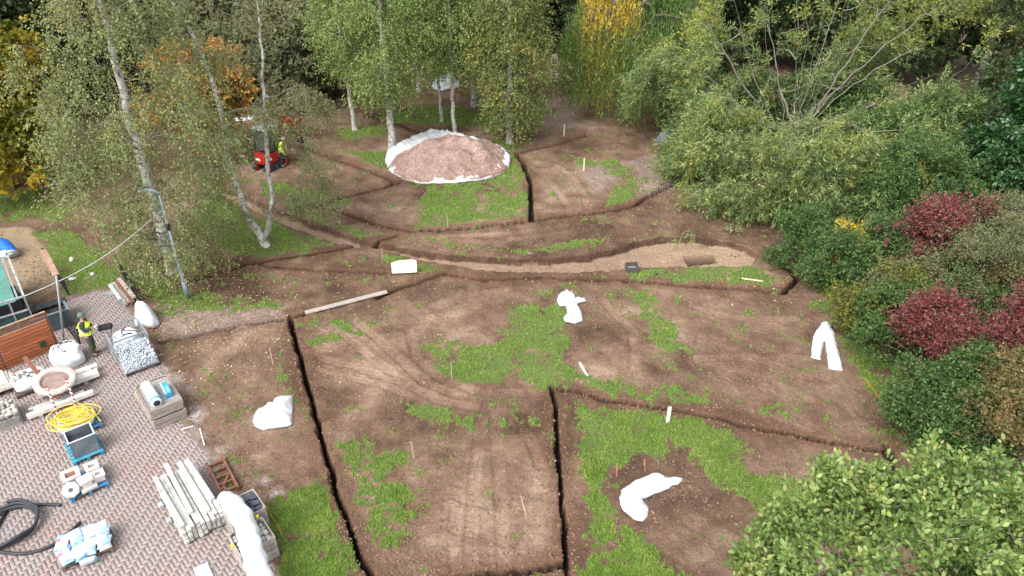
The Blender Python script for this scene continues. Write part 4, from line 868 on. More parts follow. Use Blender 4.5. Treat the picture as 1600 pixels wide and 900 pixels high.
# ---- hose heap, barrier poles
HP = yl((108, 690), 0.0)
pallet('dark blue pallet under the yellow hose', np.array(loc_of(HP, -.10, -.02, 0)), 1.1, .95, blue_paint)
HC = loc_of(HP, .36, .50, .14)
o = tag(MB().lathe([(.30, 0), (.48, 0), (.52, .05), (.52, .15), (.46, .2), (.34, .2), (.30, .14)], 36).build('round_base', pmat('pale_ring', (.66, .68, .68), (.5, .52, .52), rough=.8), None, True), 'round pale stone ring under the yellow hose', 'stone ring'); o.name = 'pale_stone_ring'; o.location = HC
def hose():
    rs = np.random.RandomState(6); pts = []; n = 760
    for i in range(n):
        t_ = i / n; a = t_ * 2 * math.pi * 15 + .6 * math.sin(t_ * 40); r_ = .34 + .12 * math.sin(t_ * 31) + .10 * math.sin(t_ * 77); ecc = .12 * math.sin(t_ * 13)
        pts.append((math.cos(a) * r_ * 1.3 + ecc, math.sin(a) * r_ * .95 + .1 * math.sin(t_ * 19), .045 + .17 * math.sin(math.pi * min(1, t_ * 1.1)) * (.5 + .5 * abs(math.sin(a * .5 + t_ * 9))) + .03))
    pts += [(.62 + .03 * k, -.10 - .06 * k, .12 - .015 * k) for k in range(6)]
    o = MB().tube(pts, .0165, 6).build('yellow_hose', yellow_hose, None, True); o.location = (HC[0], HC[1], HC[2] + .16); o.rotation_euler = (0, 0, YR - .3); tag(o, 'tangled coil of yellow hose on the round pale ring', 'hose')
    for k, (a0, lab) in enumerate(((2.6, 'loose loop of yellow hose spilling over the paving side of its pallet'), (-1.3, 'loose end of yellow hose hanging over the trough side of its pallet'))):
        P = [(math.cos(a0) * (.35 + .07 * q) - math.sin(a0) * .18 * math.sin(q * .8), math.sin(a0) * (.35 + .05 * q) + math.cos(a0) * .18 * math.sin(q * .8), .22 - .005 * q * q) for q in range(8)]; o = MB().tube(P, .0165, 6).build('yellow_hose', yellow_hose, None, True); o.location = (HC[0], HC[1], HC[2] + .1); o.rotation_euler = (0, 0, YR); tag(o, lab, 'hose')
hose()
def striped_mat():
    m, t, out = nodes('red_white_stripes'); tc = N(t, 'TexCoord'); sx = N(t, 'SeparateXYZ'); t.links.new(tc.outputs['Object'], sx.inputs[0]); b = N(t, 'BsdfPrincipled', Roughness=.5)
    v = math_(t, 'GREATER_THAN', math_(t, 'FRACT', math_(t, 'ADD', math_(t, 'MULTIPLY', sx.outputs['Z'], 6.0), math_(t, 'MULTIPLY', sx.outputs['X'], 7.0))), .5); t.links.new(mixc(t, v, (.78, .77, .75), (.30, .05, .08)), b.inputs['Base Color']); t.links.new(b.outputs[0], out.inputs[0]); return m
stripes = striped_mat()
for px, lab in (((98, 664), 'red and white striped pole on the trough side of the yellow hose'), ((127, 652), 'red and white striped pole at the outer side of the yellow hose')):
    p = yl(px, 0.0); o = thing('striped_pole', lab, 'pole', (p[0], p[1], .15), .3); MB().tube([(0, 0, 0), (0, 0, 1.38)], .032, 12).build('shaft', stripes, o, True); MB().lathe([(.02, 1.38), (.034, 1.38), (.034, 1.42), (.01, 1.43)], 12).build('end_cap', pmat('dull_red', (.3, .05, .08)), o)
# ---- lintels, stone ring, rusty beam
LA, LB = yl((64, 628), 0.0), yl((46, 660), 0.0)
def beam(label, A, x, y, z, L, w, h_, m=white_stone, dr=0.0, group='pale stone beams'):
    o = MB().box((L / 2, w / 2, h_ / 2), (L, w, h_)).build('stone_beam', m, None, bevel=.012); o.location = loc_of(A, x, y, z); o.rotation_euler = (0, 0, YR + dr); tag(o, label, 'stone beam', group)
beam('broad pale stone beam nearest the paving in the upper set, under the stone ring', LA, 0, .02, .13, 1.85, .30, .17); beam('narrow pale stone beam in the middle of the upper set', LA, -.05, .34, .13, 1.75, .14, .20, concrete); beam('ridged pale stone beam at the bag side of the upper set', LA, .02, .50, .13, 1.9, .18, .15)
beam('broad pale stone beam of the lower set, closest to the hose pallet', LB, 0, .0, .10, 1.95, .16, .15); beam('short pale stone beam of the lower set beside the rusty beam end', LB, .22, .19, .10, 1.5, .15, .13, concrete); beam('slim stone beam of the lower set, tight against the upper set', LB, .1, .37, .10, 1.2, .10, .11, concrete)
for A, lab in ((LA, 'upper'), (LB, 'lower')):
    for x in (.35, 1.4):
        o = tag(MB().box((0, 0, .048), (.12, .72 if lab == 'upper' else .52, .096)).build('timber_bearer', grey_wood), 'dark timber bearer under the %s set of stone beams' % lab, 'timber', 'bearers under the %s stone beams' % lab); o.location = loc_of(A, x, .32 if lab == 'upper' else .22, .015 if lab == 'upper' else 0); o.rotation_euler = (0, 0, YR)
RC = G(83, 588, .85)
o = thing('stone_ring', 'wide worn stone ring with a sunken soil filled centre lying over beams and bag', 'stone ring', (RC[0], RC[1], .62), 0.2)
o.rotation_euler = (R(10), R(6), .2)
MB().lathe([(.36, .0), (.60, 0), (.64, .03), (.64, .09), (.61, .125), (.45, .13), (.42, .11), (.42, .03), (.36, .02)], 48).build('ring', pmat('worn_stone', (.50, .45, .42), (.36, .30, .27), scale=4, rough=.9, bump=.4, dirt=(.30, .20, .16), dirt_amt=.6), o, True)
MB().lathe([(.02, .02), (.36, .02), (.415, .03), (.40, .04), (.2, .05), (.02, .06)], 32).build('basin_fill', pmat('pinkish_silt', (.30, .225, .195), (.19, .13, .11), scale=6, rough=.95, bump=.5), o, True)
q = MB().bar(G(38, 558, 1.0), G(92, 622, .42), .13, .07).build('rusty_beam', rust, None, bevel=.006); tag(q, 'rusty steel beam sloping under the stone ring from the lap fence', 'beam')
# ---- boards pallet and caged cobbles at the picture edge
BP = loc_of(yl((26, 612), 0.0), -1.1, 0, 0)
pallet('slatted pallet carrying pale boards at the yard edge', np.array(BP), 1.2, .9, grey_wood, h=.2)
for k in range(3):
    o = tag(MB().box((.5, .5, .03), (1.0 - .12 * k, .85, .06)).build('pale_board', pmat('cream_stone', (.62, .60, .54), (.5, .48, .42)), None, bevel=.006), ['lowest pale board on the slatted pallet', 'middle pale board on the slatted pallet', 'topmost pale board on the slatted pallet'][k], 'board', 'pale boards on the slatted pallet'); o.location = loc_of(BP, .12, .02, .205 + .065 * k); o.rotation_euler = (0, 0, YR + .03 * k)
GA = yl((36, 662), 0.0); GA = np.array(loc_of(GA, -1.15, 0, 0))
def cage():
    o = thing('wire_cage', 'low wire cage heaped with brown grey cobbles at the yard edge', 'cage', GA, YR); w, d, h_ = 1.15, .95, .48
    MB().box((w / 2, d / 2, .04), (w, d, .08)).build('skid_base', grey_wood, o); mb = MB()
    for z in (.1, h_):
        for p, q in (((0, 0), (w, 0)), ((w, 0), (w, d)), ((w, d), (0, d)), ((0, d), (0, 0))): mb.bar((*p, z), (*q, z), .02, .02)
    for k in range(13):
        for y in (0, d): mb.bar((w * k / 12, y, .08), (w * k / 12, y, h_), .006, .006)
        for x in (0, w): mb.bar((x, d * k / 12, .08), (x, d * k / 12, h_), .006, .006)
    mb.build('wire_sides', galv, o)
    MB().box((w / 2, d / 2, .22), (w - .06, d - .06, .24)).build('stone_bed', cobble_m, o)
cage()
rs_ = random.Random(12)
for i in range(63):
    gx_, gy_ = i % 9, i // 9; put_stone('cobble', COB, i, loc_of(GA, .08 + gx_ * .125 + rs_.uniform(-.03, .03), .08 + gy_ * .132 + rs_.uniform(-.03, .03), .42 + rs_.uniform(-.05, .07)), rs_.uniform(.07, .10), rs_, 'rough brown grey cobble heaped in the wire cage', 'cobbles in the wire cage')
for i in range(22): put_stone('cobble', COB, i, loc_of(GA, 1.09, .08 + (i % 8) * .11, .14 + (i // 8) * .11) if i < 14 else loc_of(GA, .1 + (i - 14) * .13, .07, .3), .075, rs_, 'rough brown grey cobble heaped in the wire cage', 'cobbles in the wire cage')
# ---- black pipe coil
def pipe_all():
    pts = [(-40,792),(0,798),(20,795),(45,790),(70,788),(95,789)]; c = [(5,796),(-10,815),(-40,845)]
    P = [G(x, y, .05) for x, y in pts]
    o = MB(); o.tube(smooth_line(P, 6), .045, 10)
    o = o.build('black_pipe', black_rubber, None, True); tag(o, 'black pipe end reaching from the coil towards the blue pallet', 'pipe')
    cx = G(22, 826, 0); P = []
    for i in range(150):
        a = i / 150 * 2 * math.pi * 3.0 + 2.2; r_ = .70 + .05 * math.sin(i * .13) + .0006 * i; P.append((cx[0] + math.cos(a) * r_ - .10, cx[1] + math.sin(a) * r_ * .95, .05 + .085 * (i / 150 * 3.0) * (.6 + .4 * math.sin(i * .31) ** 2)))
    P = [G(-60, 880, .05), G(-25, 862, .05)] + P
    o = MB().tube(P, .045, 10).build('black_pipe', black_rubber, None, True); tag(o, 'coiled black pipe lying on the brick paving', 'pipe')
    P = smooth_line([G(x, y, .05) for x, y in [(-30, 855), (0, 862), (25, 865), (50, 863), (75, 855), (97, 842), (112, 829), (125, 816)]], 6); o = MB().tube(P, .045, 10).build('black_pipe', black_rubber, None, True); tag(o, 'black pipe end curving from the coil to the cement bags', 'pipe')
def smooth_line(P, k):
    P = np.array(P); out = []
    for i in range(len(P) - 1):
        p0, p1, p2, p3 = P[max(i - 1, 0)], P[i], P[i + 1], P[min(i + 2, len(P) - 1)]
        for s in range(k):
            t_ = s / k; out.append(.5 * ((2 * p1) + (-p0 + p2) * t_ + (2 * p0 - 5 * p1 + 4 * p2 - p3) * t_ ** 2 + (-p0 + 3 * p1 - 3 * p2 + p3) * t_ ** 3))
    return out + [P[-1]]
pipe_all()
# ================================================================== TREES AND SHRUBS
def bark(name, c1, c2, scale=7, stretch=(1, 1, .35), marks=None):
    m = pmat(name, c1, c2, scale=scale, rough=.9, bump=.6, stretch=stretch, dirt=marks, dirt_amt=.85)
    return m
def birch_bark():
    m, t, out = nodes('birch_bark'); tc = N(t, 'TexCoord'); b = N(t, 'BsdfPrincipled', Roughness=.8)
    mp = N(t, 'Mapping'); mp.inputs['Scale'].default_value = (1, 1, .55); t.links.new(tc.outputs['Object'], mp.inputs[0])
    n1 = N(t, 'TexNoise', Scale=6.0, Detail=5.0, Roughness=.75); t.links.new(mp.outputs[0], n1.inputs['Vector'])
    r = ramp(t, [(.36, (.07, .065, .055)), (.47, (.38, .37, .33)), (.62, (.60, .59, .55))]); t.links.new(n1.outputs[0], r.inputs[0])
    mp2 = N(t, 'Mapping'); mp2.inputs['Scale'].default_value = (3, 3, 16); t.links.new(tc.outputs['Object'], mp2.inputs[0])
    n2 = N(t, 'TexNoise', Scale=1.0, Detail=3.0); t.links.new(mp2.outputs[0], n2.inputs['Vector'])
    r2 = ramp(t, [(.60, (0, 0, 0)), (.66, (1, 1, 1))]); t.links.new(n2.outputs[0], r2.inputs[0])
    col = mixc(t, math_(t, 'MULTIPLY', r2.outputs[0], .75), r.outputs[0], (.06, .055, .05))
    t.links.new(col, b.inputs['Base Color']); t.links.new(b.outputs[0], out.inputs[0]); return m
birchb = birch_bark(); birch_limb = bark('birch_limb_bark', (.24, .22, .18), (.12, .105, .085))
brown_bark = bark('brown_bark', (.15, .115, .085), (.07, .055, .042), marks=(.10, .12, .07))
grey_bark = bark('grey_bark', (.30, .275, .235), (.15, .135, .11), marks=(.15, .16, .11))
twig_bark = bark('pale_twig_bark', (.36, .32, .25), (.22, .19, .14))

def skeleton(base_pts, att, step=.5, arch=.12, jit=.12, seed=0, low=.7, up=0.0):
    """grow limbs from the trunk to every crown point; returns nodes, parents"""
    rs = np.random.RandomState(seed)
    P = [np.array(p, float) for p in base_pts]; par = [-1] + list(range(len(P) - 1))
    arr = np.zeros((len(P) + len(att) * 14 + 50, 3)); arr[:len(P)] = P; n = len(P); par = par + [0] * (len(arr) - n)
    ax = np.array(base_pts)
    dist0 = np.min(np.linalg.norm(att[:, None] - ax[None], axis=2), axis=1)
    first = max(1, int(len(base_pts) * .18))
    for i in np.argsort(dist0):
        p = att[i]; q = arr[:n]
        d = np.linalg.norm(q - p, axis=1) + low * np.maximum(0, q[:, 2] - p[2] + .45 * np.hypot(q[:, 0] - p[0], q[:, 1] - p[1]))
        d[:first] += 5
        j = int(np.argmin(d)); a = arr[j].copy(); L = np.linalg.norm(p - a); k = int(np.clip(round(L / step), 1, 12))
        last = j
        for s in range(1, k + 1):
            tt = s / k; pos = a + (p - a) * tt
            pos[2] += arch * L * math.sin(math.pi * tt)
            if s < k: pos += rs.randn(3) * jit * min(1, L * .3)
            if n >= len(arr): break
            arr[n] = pos; par[n] = last; last = n; n += 1
    return arr[:n], np.array(par[:n])
def limb_mesh(name, nodes_, par, r0, rmin, m, parent, nb, sides=6, taper=.5, trunk_r=None, lm=None, thin=1.0):
    n = len(nodes_); wgt = np.zeros(n)
    kids = np.zeros(n, int)
    for i in range(n):
        if par[i] >= 0: kids[par[i]] += 1
    wgt[kids == 0] = 1
    for i in range(n - 1, 0, -1): wgt[par[i]] += wgt[i]
    rad = np.maximum(rmin, r0 * thin * (wgt / wgt[0]) ** taper)
    if trunk_r is not None: rad[:nb] = trunk_r
    i = np.arange(1, n); i = i[par[i] >= 0]; A, B = nodes_[par[i]], nodes_[i]
    ra = np.where(par[i] < nb, np.where(i < nb, rad[par[i]], np.minimum(rad[par[i]], rad[i] * 1.5)), np.minimum(rad[par[i]], rad[i] * 1.6)); rb = rad[i]
    d = B - A; d /= np.maximum(np.linalg.norm(d, axis=1, keepdims=True), 1e-6)
    u = np.cross(d, np.array([.31, .95, .05])); u /= np.maximum(np.linalg.norm(u, axis=1, keepdims=True), 1e-6); v = np.cross(d, u)
    k = np.arange(sides) * 2 * math.pi / sides
    off = u[:, None] * np.cos(k)[None, :, None] + v[:, None] * np.sin(k)[None, :, None]
    V = np.concatenate([A[:, None] + off * ra[:, None, None], B[:, None] + off * rb[:, None, None]], 1)
    q = np.arange(sides); f = np.stack([q, (q + 1) % sides, (q + 1) % sides + sides, q + sides], -1)
    F = (np.arange(len(i))[:, None, None] * 2 * sides + f[None]).reshape(-1, 4)
    if lm is None: return np_mesh(name, V.reshape(-1, 3), F, m, parent, smooth=True)
    ob = np_mesh(name, V.reshape(-1, 3), F, m, parent, smooth=True); ob.data.materials.append(lm); ob.data.polygons.foreach_set('material_index', np.repeat((i >= nb).astype(np.int32), sides)); return ob
def leaf_mesh(name, pos, d, L, W, m, parent, rs, upn=.5, shape='kite', vary=.35):
    n = len(pos); nr = rs.randn(n, 3); nr[:, 2] += upn; s = unit(np.cross(d, nr)); nn = unit(np.cross(s, d))
    k = 1 + vary * (rs.rand(n) * 2 - 1); L = (L * k)[:, None]; W = (W * k)[:, None]
    if shape == 'kite':
        V = np.stack([pos, pos + d * L * .45 + s * W * .5, pos + d * L, pos + d * L * .45 - s * W * .5], 1)
        F = np.arange(n * 4).reshape(-1, 4)
    else:  # rounded leaf folded along its midrib
        fold = nn * W * .14
        V = np.stack([pos, pos + d * L * .25 + s * W * .42 + fold, pos + d * L * .62 + s * W * .46 + fold, pos + d * L, pos + d * L * .62 - s * W * .46 + fold, pos + d * L * .25 - s * W * .42 + fold], 1)
        base = np.arange(n)[:, None] * 6
        F = np.concatenate([base + np.array([[0, 1, 2, 3]]), base + np.array([[0, 3, 4, 5]])], 0)
    return np_mesh(name, V.reshape(-1, 3), F, m, parent)
def twig_leaves(att, rs, n_tw, tw_len, n_lf, droop=.2, jitter=.05, out=None, out_w=.5, leaf_down=.3, rnd=.8):
    n = len(att); tw = rs.randn(n, n_tw, 3)
    if out is not None: tw = unit(tw) + out[:, None] * out_w
    tw = unit(tw); tw[..., 2] -= droop; tw = unit(tw)
    ln = tw_len * (.5 + .8 * rs.rand(n, n_tw, 1, 1)); t_ = rs.rand(n, n_tw, n_lf, 1) ** .7
    pos = att[:, None, None] + tw[:, :, None] * ln * t_
    pos[..., 2] -= (droop * .35 * ln * t_ ** 2)[..., 0]
    pos = pos + rs.randn(*pos.shape) * jitter
    d = rs.randn(*pos.shape) * rnd + tw[:, :, None]; d[..., 2] -= leaf_down
    return pos.reshape(-1, 3), unit(d).reshape(-1, 3)
def profile_points(n, prof, rs, shell=.5, lump=.5, cx=lambda z: 0 * z, cy=lambda z: 0 * z, keep=.34):
    """points of a crown given as (height, radius); lumps and gaps by noise"""
    zs = np.array([p[0] for p in prof]); rr = np.array([p[1] for p in prof]); out = []; tot = 0
    sx, sy = rs.rand(2) * 50
    while tot < n:
        z = rs.uniform(zs[0], zs[-1], n * 3); a = rs.rand(n * 3) * 6.283; rmax = np.interp(z, zs, rr)
        k = rs.rand(n * 3) < (rmax / rr.max()); z, a, rmax = z[k], a[k], rmax[k]
        rad = rmax * (1 - (1 - rs.rand(len(z)) ** .5) * (1 - shell * .5)) * (1 + lump * (vn(a * 1.6 + sx, z * .7 + sy, 3) - .5) * 1.4)
        x, y = np.cos(a) * rad, np.sin(a) * rad
        q = vn(x * .75 + sx, z * .75 + y * .6 + sy, 8); k = q > keep - .15 * rs.rand(len(x))
        p = np.stack([x + cx(z), y + cy(z), z], -1)[k]; out.append(p); tot += len(p)
    return np.concatenate(out)[:n]
def blob_points(n, blobs, rs, shell=.55, keep=.36):
    """points spread through the outer part of several ellipsoids (x,y,z,rx,ry,rz)"""
    B = np.array(blobs, float); vol = (B[:, 3] * B[:, 4] * B[:, 5]) ** .8; out = []; tot = 0; sx = rs.rand() * 60
    while tot < n:
        k = rs.choice(len(B), n * 2, p=vol / vol.sum()); d = unit(rs.randn(n * 2, 3)); r = (shell ** 3 + (1 - shell ** 3) * rs.rand(n * 2)) ** (1 / 3.)
        r = r * (.78 + .45 * vn(d[:, 0] * 2.3 + k * 3 + sx, d[:, 1] * 2.3 + d[:, 2] * 1.9 + k, 5))
        p = B[k, :3] + d * r[:, None] * B[k, 3:]
        q = vn(p[:, 0] * .9 + sx, p[:, 2] * .9 + p[:, 1] * .7, 12); p = p[(q > keep - .12 * rs.rand(len(p))) & (p[:, 2] > .12)]; out.append(p); tot += len(p)
    return np.concatenate(out)[:n]
def trunk_line(pts, step=.45, wob=.04, seed=0):
    rs = np.random.RandomState(seed); pts = np.array(pts, float); out = [pts[0]]
    for a, b_ in zip(pts[:-1], pts[1:]):
        k = max(1, int(np.linalg.norm(b_ - a) / step))
        for s in range(1, k + 1): out.append(a + (b_ - a) * s / k + np.append(rs.randn(2) * wob, 0))
    return np.array(out)

def tree(name, label, base, att, trunk, r0, bm, lm, leaf, twig, seed=0, group=None, cat='tree', rmin=.012, taper=.5, arch=.12, low=.7, sides=6, part='trunk', extra_trunks=(), crown_name='crown', step=.5, trunk_taper=.92, jit=.12, lmat=None, thin=1.0):
    """leaf = (length, width, up bias, shape); twig = (n_tw, len, n_leaf, droop, leaf_down)"""
    rs = np.random.RandomState(seed)
    z0 = HZ(base[0], base[1])
    o = thing(name, label, cat, (base[0], base[1], z0 - .03), 0, group)
    tl = trunk_line(trunk, seed=seed); nb = len(tl)
    nd, par = skeleton(tl, att, seed=seed, arch=arch, low=low, step=step, jit=jit)
    tr = r0 * (1 - trunk_taper * np.linspace(0, 1, nb)) + rmin; tr[0] *= 1.35
    if nb > 2: tr[1] *= 1.1
    limb_mesh(part, nd, par, r0, rmin, bm, o, nb, sides, taper, tr, lmat, thin)
    for et, er in extra_trunks:
        e = trunk_line(et, seed=seed + 5); mb = MB(); mb.tube(e, list(er * (1 - .8 * np.linspace(0, 1, len(e)))), 7); mb.build('stem', bm, o, True)
    axis = np.array([np.interp(att[:, 2], np.sort(tl[:, 2]), tl[np.argsort(tl[:, 2]), q]) for q in (0, 1)]).T
    outd = np.concatenate([att[:, :2] - axis, np.full((len(att), 1), .3)], 1); outd = unit(outd)
    pos, d = twig_leaves(att, rs, *twig[:3], droop=twig[3], leaf_down=twig[4], out=outd)
    leaf_mesh(crown_name, pos, d, leaf[0], leaf[1], lm, o, rs, leaf[2], leaf[3])
    return o

GREEN_OLIVE = [(0, (.06, .082, .03)), (.35, (.12, .150, .052)), (.6, (.19, .21, .08)), (.82, (.26, .26, .11)), (.93, (.33, .25, .075)), (1, (.42, .19, .035))]
BIRCH_FAR = [(0, (.06, .10, .026)), (.4, (.125, .185, .046)), (.7, (.20, .25, .075)), (.9, (.27, .27, .09)), (1, (.42, .28, .06))]
birch_leaf = leafmat('birch_leaf_olive', GREEN_OLIVE, nscale=.45, mixn=.45)
birch_far_leaf = leafmat('birch_leaf_green', BIRCH_FAR, nscale=.5, mixn=.5)
birch_yellow_leaf = leafmat('birch_leaf_turning', [(0, (.05, .075, .02)), (.4, (.105, .14, .038)), (.66, (.17, .19, .055)), (.82, (.27, .22, .06)), (1, (.46, .23, .035))], nscale=.55, mixn=.55)
sparse_leaf = leafmat('birch_leaf_sparse', [(0, (.075, .09, .035)), (.5, (.14, .155, .065)), (.85, (.21, .20, .10)), (1, (.28, .21, .09))], nscale=.5, mixn=.4)
orange_leaf = leafmat('cherry_leaf_orange', [(0, (.08, .10, .03)), (.34, (.15, .15, .04)), (.52, (.28, .17, .04)), (.72, (.48, .20, .04)), (1, (.52, .30, .06))], nscale=.8, mixn=.6)
maple_leaf = leafmat('maple_leaf_yellow', [(0, (.035, .058, .01)), (.3, (.09, .115, .014)), (.5, (.20, .19, .018)), (.7, (.36, .27, .022)), (.85, (.50, .27, .025)), (1, (.55, .2, .025))], nscale=.38, mixn=.62, trans=.4)
wood_leaf = leafmat('woodland_leaf', [(0, (.014, .026, .010)), (.4, (.034, .058, .018)), (.75, (.07, .10, .032)), (1, (.12, .14, .05))], nscale=.35, mixn=.6)
wood_olive = leafmat('woodland_leaf_olive', [(0, (.04, .05, .022)), (.5, (.10, .11, .05)), (.85, (.16, .165, .075)), (1, (.22, .20, .09))], nscale=.4, mixn=.6)
weep_leaf = leafmat('weeping_leaf', [(0, (.024, .052, .014)), (.35, (.065, .12, .028)), (.7, (.125, .195, .046)), (1, (.20, .26, .068))], nscale=.8, mixn=.6)
weep_yellow = leafmat('weeping_leaf_yellow', [(0, (.20, .16, .03)), (.4, (.38, .28, .04)), (.8, (.52, .38, .06)), (1, (.3, .28, .06))], nscale=.6, mixn=.4)
willow_leaf = leafmat('willow_leaf', [(0, (.026, .05, .016)), (.25, (.064, .108, .032)), (.5, (.130, .182, .058)), (.78, (.228, .268, .098)), (.94, (.36, .33, .10)), (1, (.46, .27, .05))], nscale=.7, mixn=.5)
willow_yel = leafmat('willow_leaf_yellowing', [(0, (.06, .095, .022)), (.35, (.14, .18, .04)), (.65, (.23, .25, .06)), (.88, (.36, .31, .07)), (1, (.46, .28, .045))], nscale=.5, mixn=.5)
laurel_leaf = leafmat('laurel_leaf', [(0, (.010, .03, .010)), (.5, (.022, .065, .016)), (.85, (.045, .11, .028)), (1, (.09, .17, .05))], nscale=.8, mixn=.4, trans=.12, rough=.32, spec=.55)
red_leaf = leafmat('spindle_leaf_red', [(0, (.055, .018, .018)), (.28, (.13, .032, .036)), (.52, (.22, .056, .060)), (.68, (.27, .10, .085)), (.78, (.12, .115, .045)), (1, (.17, .18, .065))], nscale=1.3, mixn=.45, gain=1.0)
shrub_olive = leafmat('shrub_leaf_olive', [(0, (.045, .06, .025)), (.45, (.10, .115, .048)), (.8, (.165, .165, .08)), (1, (.24, .18, .09))], nscale=.8, mixn=.5)
shrub_green = leafmat('shrub_leaf_green', [(0, (.02, .045, .013)), (.45, (.05, .10, .026)), (.8, (.095, .15, .04)), (1, (.16, .19, .055))], nscale=.8, mixn=.5)
shrub_yellow = leafmat('shrub_leaf_yellow', [(0, (.06, .08, .018)), (.45, (.14, .155, .03)), (.8, (.22, .20, .035)), (1, (.38, .25, .04))], nscale=1.4, mixn=.6, gain=1.05)
shrub_rust = leafmat('shrub_leaf_rust', [(0, (.05, .055, .02)), (.4, (.105, .10, .035)), (.75, (.18, .13, .05)), (1, (.28, .11, .05))], nscale=.9, mixn=.55)
near_leaf = leafmat('sallow_leaf', [(0, (.04, .085, .02)), (.3, (.10, .17, .04)), (.6, (.19, .265, .07)), (.85, (.33, .38, .13)), (.97, (.48, .45, .11)), (1, (.42, .17, .04))], nscale=1.4, mixn=.45, trans=.3, rough=.4, gain=1.08)

# ---- the big birch beside the yard
def big_birch():
    b = G(271, 424); rs = np.random.RandomState(101)
    att = profile_points(640, [(1.2, 2.0), (2.2, 2.6), (4, 3.0), (7, 3.1), (10, 2.8), (13, 1.9), (15.2, .5)], rs, shell=.55, lump=.6, cx=lambda z: .30 + .0 * z, keep=.36)
    tree('birch_tree', 'tall olive green birch with drooping twigs behind the grey lamp post', b, att,
         [(0, 0, 0), (.05, 0, 3), (-.1, .1, 6.5), (.12, 0, 9), (0, 0, 15)], .25, birchb, birch_leaf, (.085, .055, .3, 'kite'), (6, 1.05, 19, .95, .6), 7, rmin=.008, low=.5, lmat=birch_limb, thin=.55, taper=.62)
big_birch()
def forked_birch():
    b = G(416, 385); rs = np.random.RandomState(55)
    d = 33.0 / FOC
    left = [(0, 0, 0), (-.25, 0, .8), (-.75, 0, 2.4), (-.9, .2, 4.4), (-.85, .3, 7.0), (-1.3, .3, 9.2), (-2.2, .3, 11.5)]
    right = [(0.02, 0, .35), (.3, 0, 1.0), (.62, .1, 2.5), (.75, .2, 4.6), (1.0, .3, 6.6), (1.25, .3, 8.6), (1.5, .3, 11)]
    att = np.concatenate([blob_points(165, [(2.3, .4, 2.5, 1.2, 1.2, .8), (1.9, .3, 6.4, 1.7, 1.6, 1.1), (.9, .3, 1.9, .8, 1.0, .5), (2.6, .3, 4.4, .8, 1.0, .7), (-1.9, .3, 6.0, 1.0, 1.0, 1.0)], rs),
                          blob_points(95, [(-1.4, .3, 9.5, 2.0, 1.8, 2.2), (1.4, .3, 9.6, 1.9, 1.8, 2.0), (0, .3, 11.4, 2.2, 1.8, 1.4)], rs)])
    tree('forked_birch_tree', 'slender birch forked low into two bare white stems on the grass', b, att, left, .16, birchb, sparse_leaf, (.075, .045, .3, 'kite'), (6, .8, 17, .8, .5), 8, rmin=.007, lmat=birch_limb, thin=.5, taper=.62, jit=.07,
         extra_trunks=[(right, .13)], low=.3, trunk_taper=.75)
forked_birch()
# ---- birches around the gravel heap
def far_birch(px, py, label, zlow, prof_r, h, seed, lm, r=.14, n=430, lean=0.0, thin=1.0):
    b = G(px, py); rs = np.random.RandomState(seed)
    att = profile_points(n, [(zlow, prof_r * .5), (zlow + 1.2, prof_r * .85), (zlow + 3.5, prof_r), (h * .7, prof_r * .85), (h, .3)], rs, shell=.45, lump=.7, keep=.34)
    att[:, 0] += lean * att[:, 2] * .5
    tree('birch_tree', label, b, att, [(0, 0, 0), (lean * 2, 0, 3), (lean * 3, 0, 7), (lean * 4, 0, h)], r, birchb, lm, (.105, .07, .3, 'kite'), (5, 1.05, 15, .9, .5), seed, rmin=.010, lmat=birch_limb, thin=.5, taper=.62, low=.6, group='birches around the gravel heap')
far_birch(555, 204, 'thin birch with a curved white trunk, at the grass strip beyond the digger', 3.9, 1.9, 13, 21, birch_far_leaf, .15, 360, -.07)
far_birch(614, 232, 'thick white birch trunk at the edge of the gravel heap sheet', 3.2, 2.4, 14, 22, birch_far_leaf, .23, 520, -.02)
far_birch(690, 190, 'thinnest of the birches, in front of the pale tarpaulin, standing on the far grass', 4.4, 1.5, 12, 23, birch_far_leaf, .11, 300, -.02)
far_birch(710, 214, 'slim straight birch directly behind the peak of the gravel heap', 4.3, 1.9, 13, 24, birch_far_leaf, .13, 380, 0)
far_birch(796, 225, 'low crowned birch turning orange, its leaves hanging nearly to the soil', 1.3, 2.05, 13.5, 25, birch_yellow_leaf, .18, 720, 0)
far_birch(741, 166, 'stout birch in the shade beyond the far grass', 3.0, 2.6, 13, 26, birch_far_leaf, .22, 450, 0)
far_birch(655, 142, 'dark trunked birch farthest from the gravel heap', 3.6, 2.4, 13, 27, birch_far_leaf, .2, 380, 0)
far_birch(782, 172, 'birch half hidden behind the low crowned orange birch', 2.6, 1.5, 13, 28, birch_yellow_leaf, .16, 500, 0)

# ---- autumn trees at the side
def round_tree(name, label, px, py, blobs, n, r, lm, leaf, twig, seed, bm=brown_bark, trunk_h=3.0, group=None, lean=(0, 0), shell=.5, **kw):
    b = G(px, py); rs = np.random.RandomState(seed); att = blob_points(n, blobs, rs, shell=shell)
    return tree(name, label, b, att, [(0, 0, 0), (lean[0] * .5, lean[1] * .5, trunk_h * .5), (lean[0], lean[1], trunk_h), (lean[0], lean[1], trunk_h * 1.7)], r, bm, lm, leaf, twig, seed, group=group, **kw)
round_tree('cherry_tree', 'orange leaved autumn tree behind the tall olive birch', 330, 254, [(0, 0, 4.4, 2.6, 2.4, 2.2), (-1.9, 0, 3.6, 1.6, 1.6, 1.6), (1.5, .2, 5.2, 1.5, 1.5, 1.6), (1.3, -.4, 3.2, 1.5, 1.3, 1.1), (.6, -1.2, 1.8, 1.1, .9, .9)], 640, .16, orange_leaf, (.17, .10, .5, 'kite'), (4, .6, 12, .1, .5), 31)
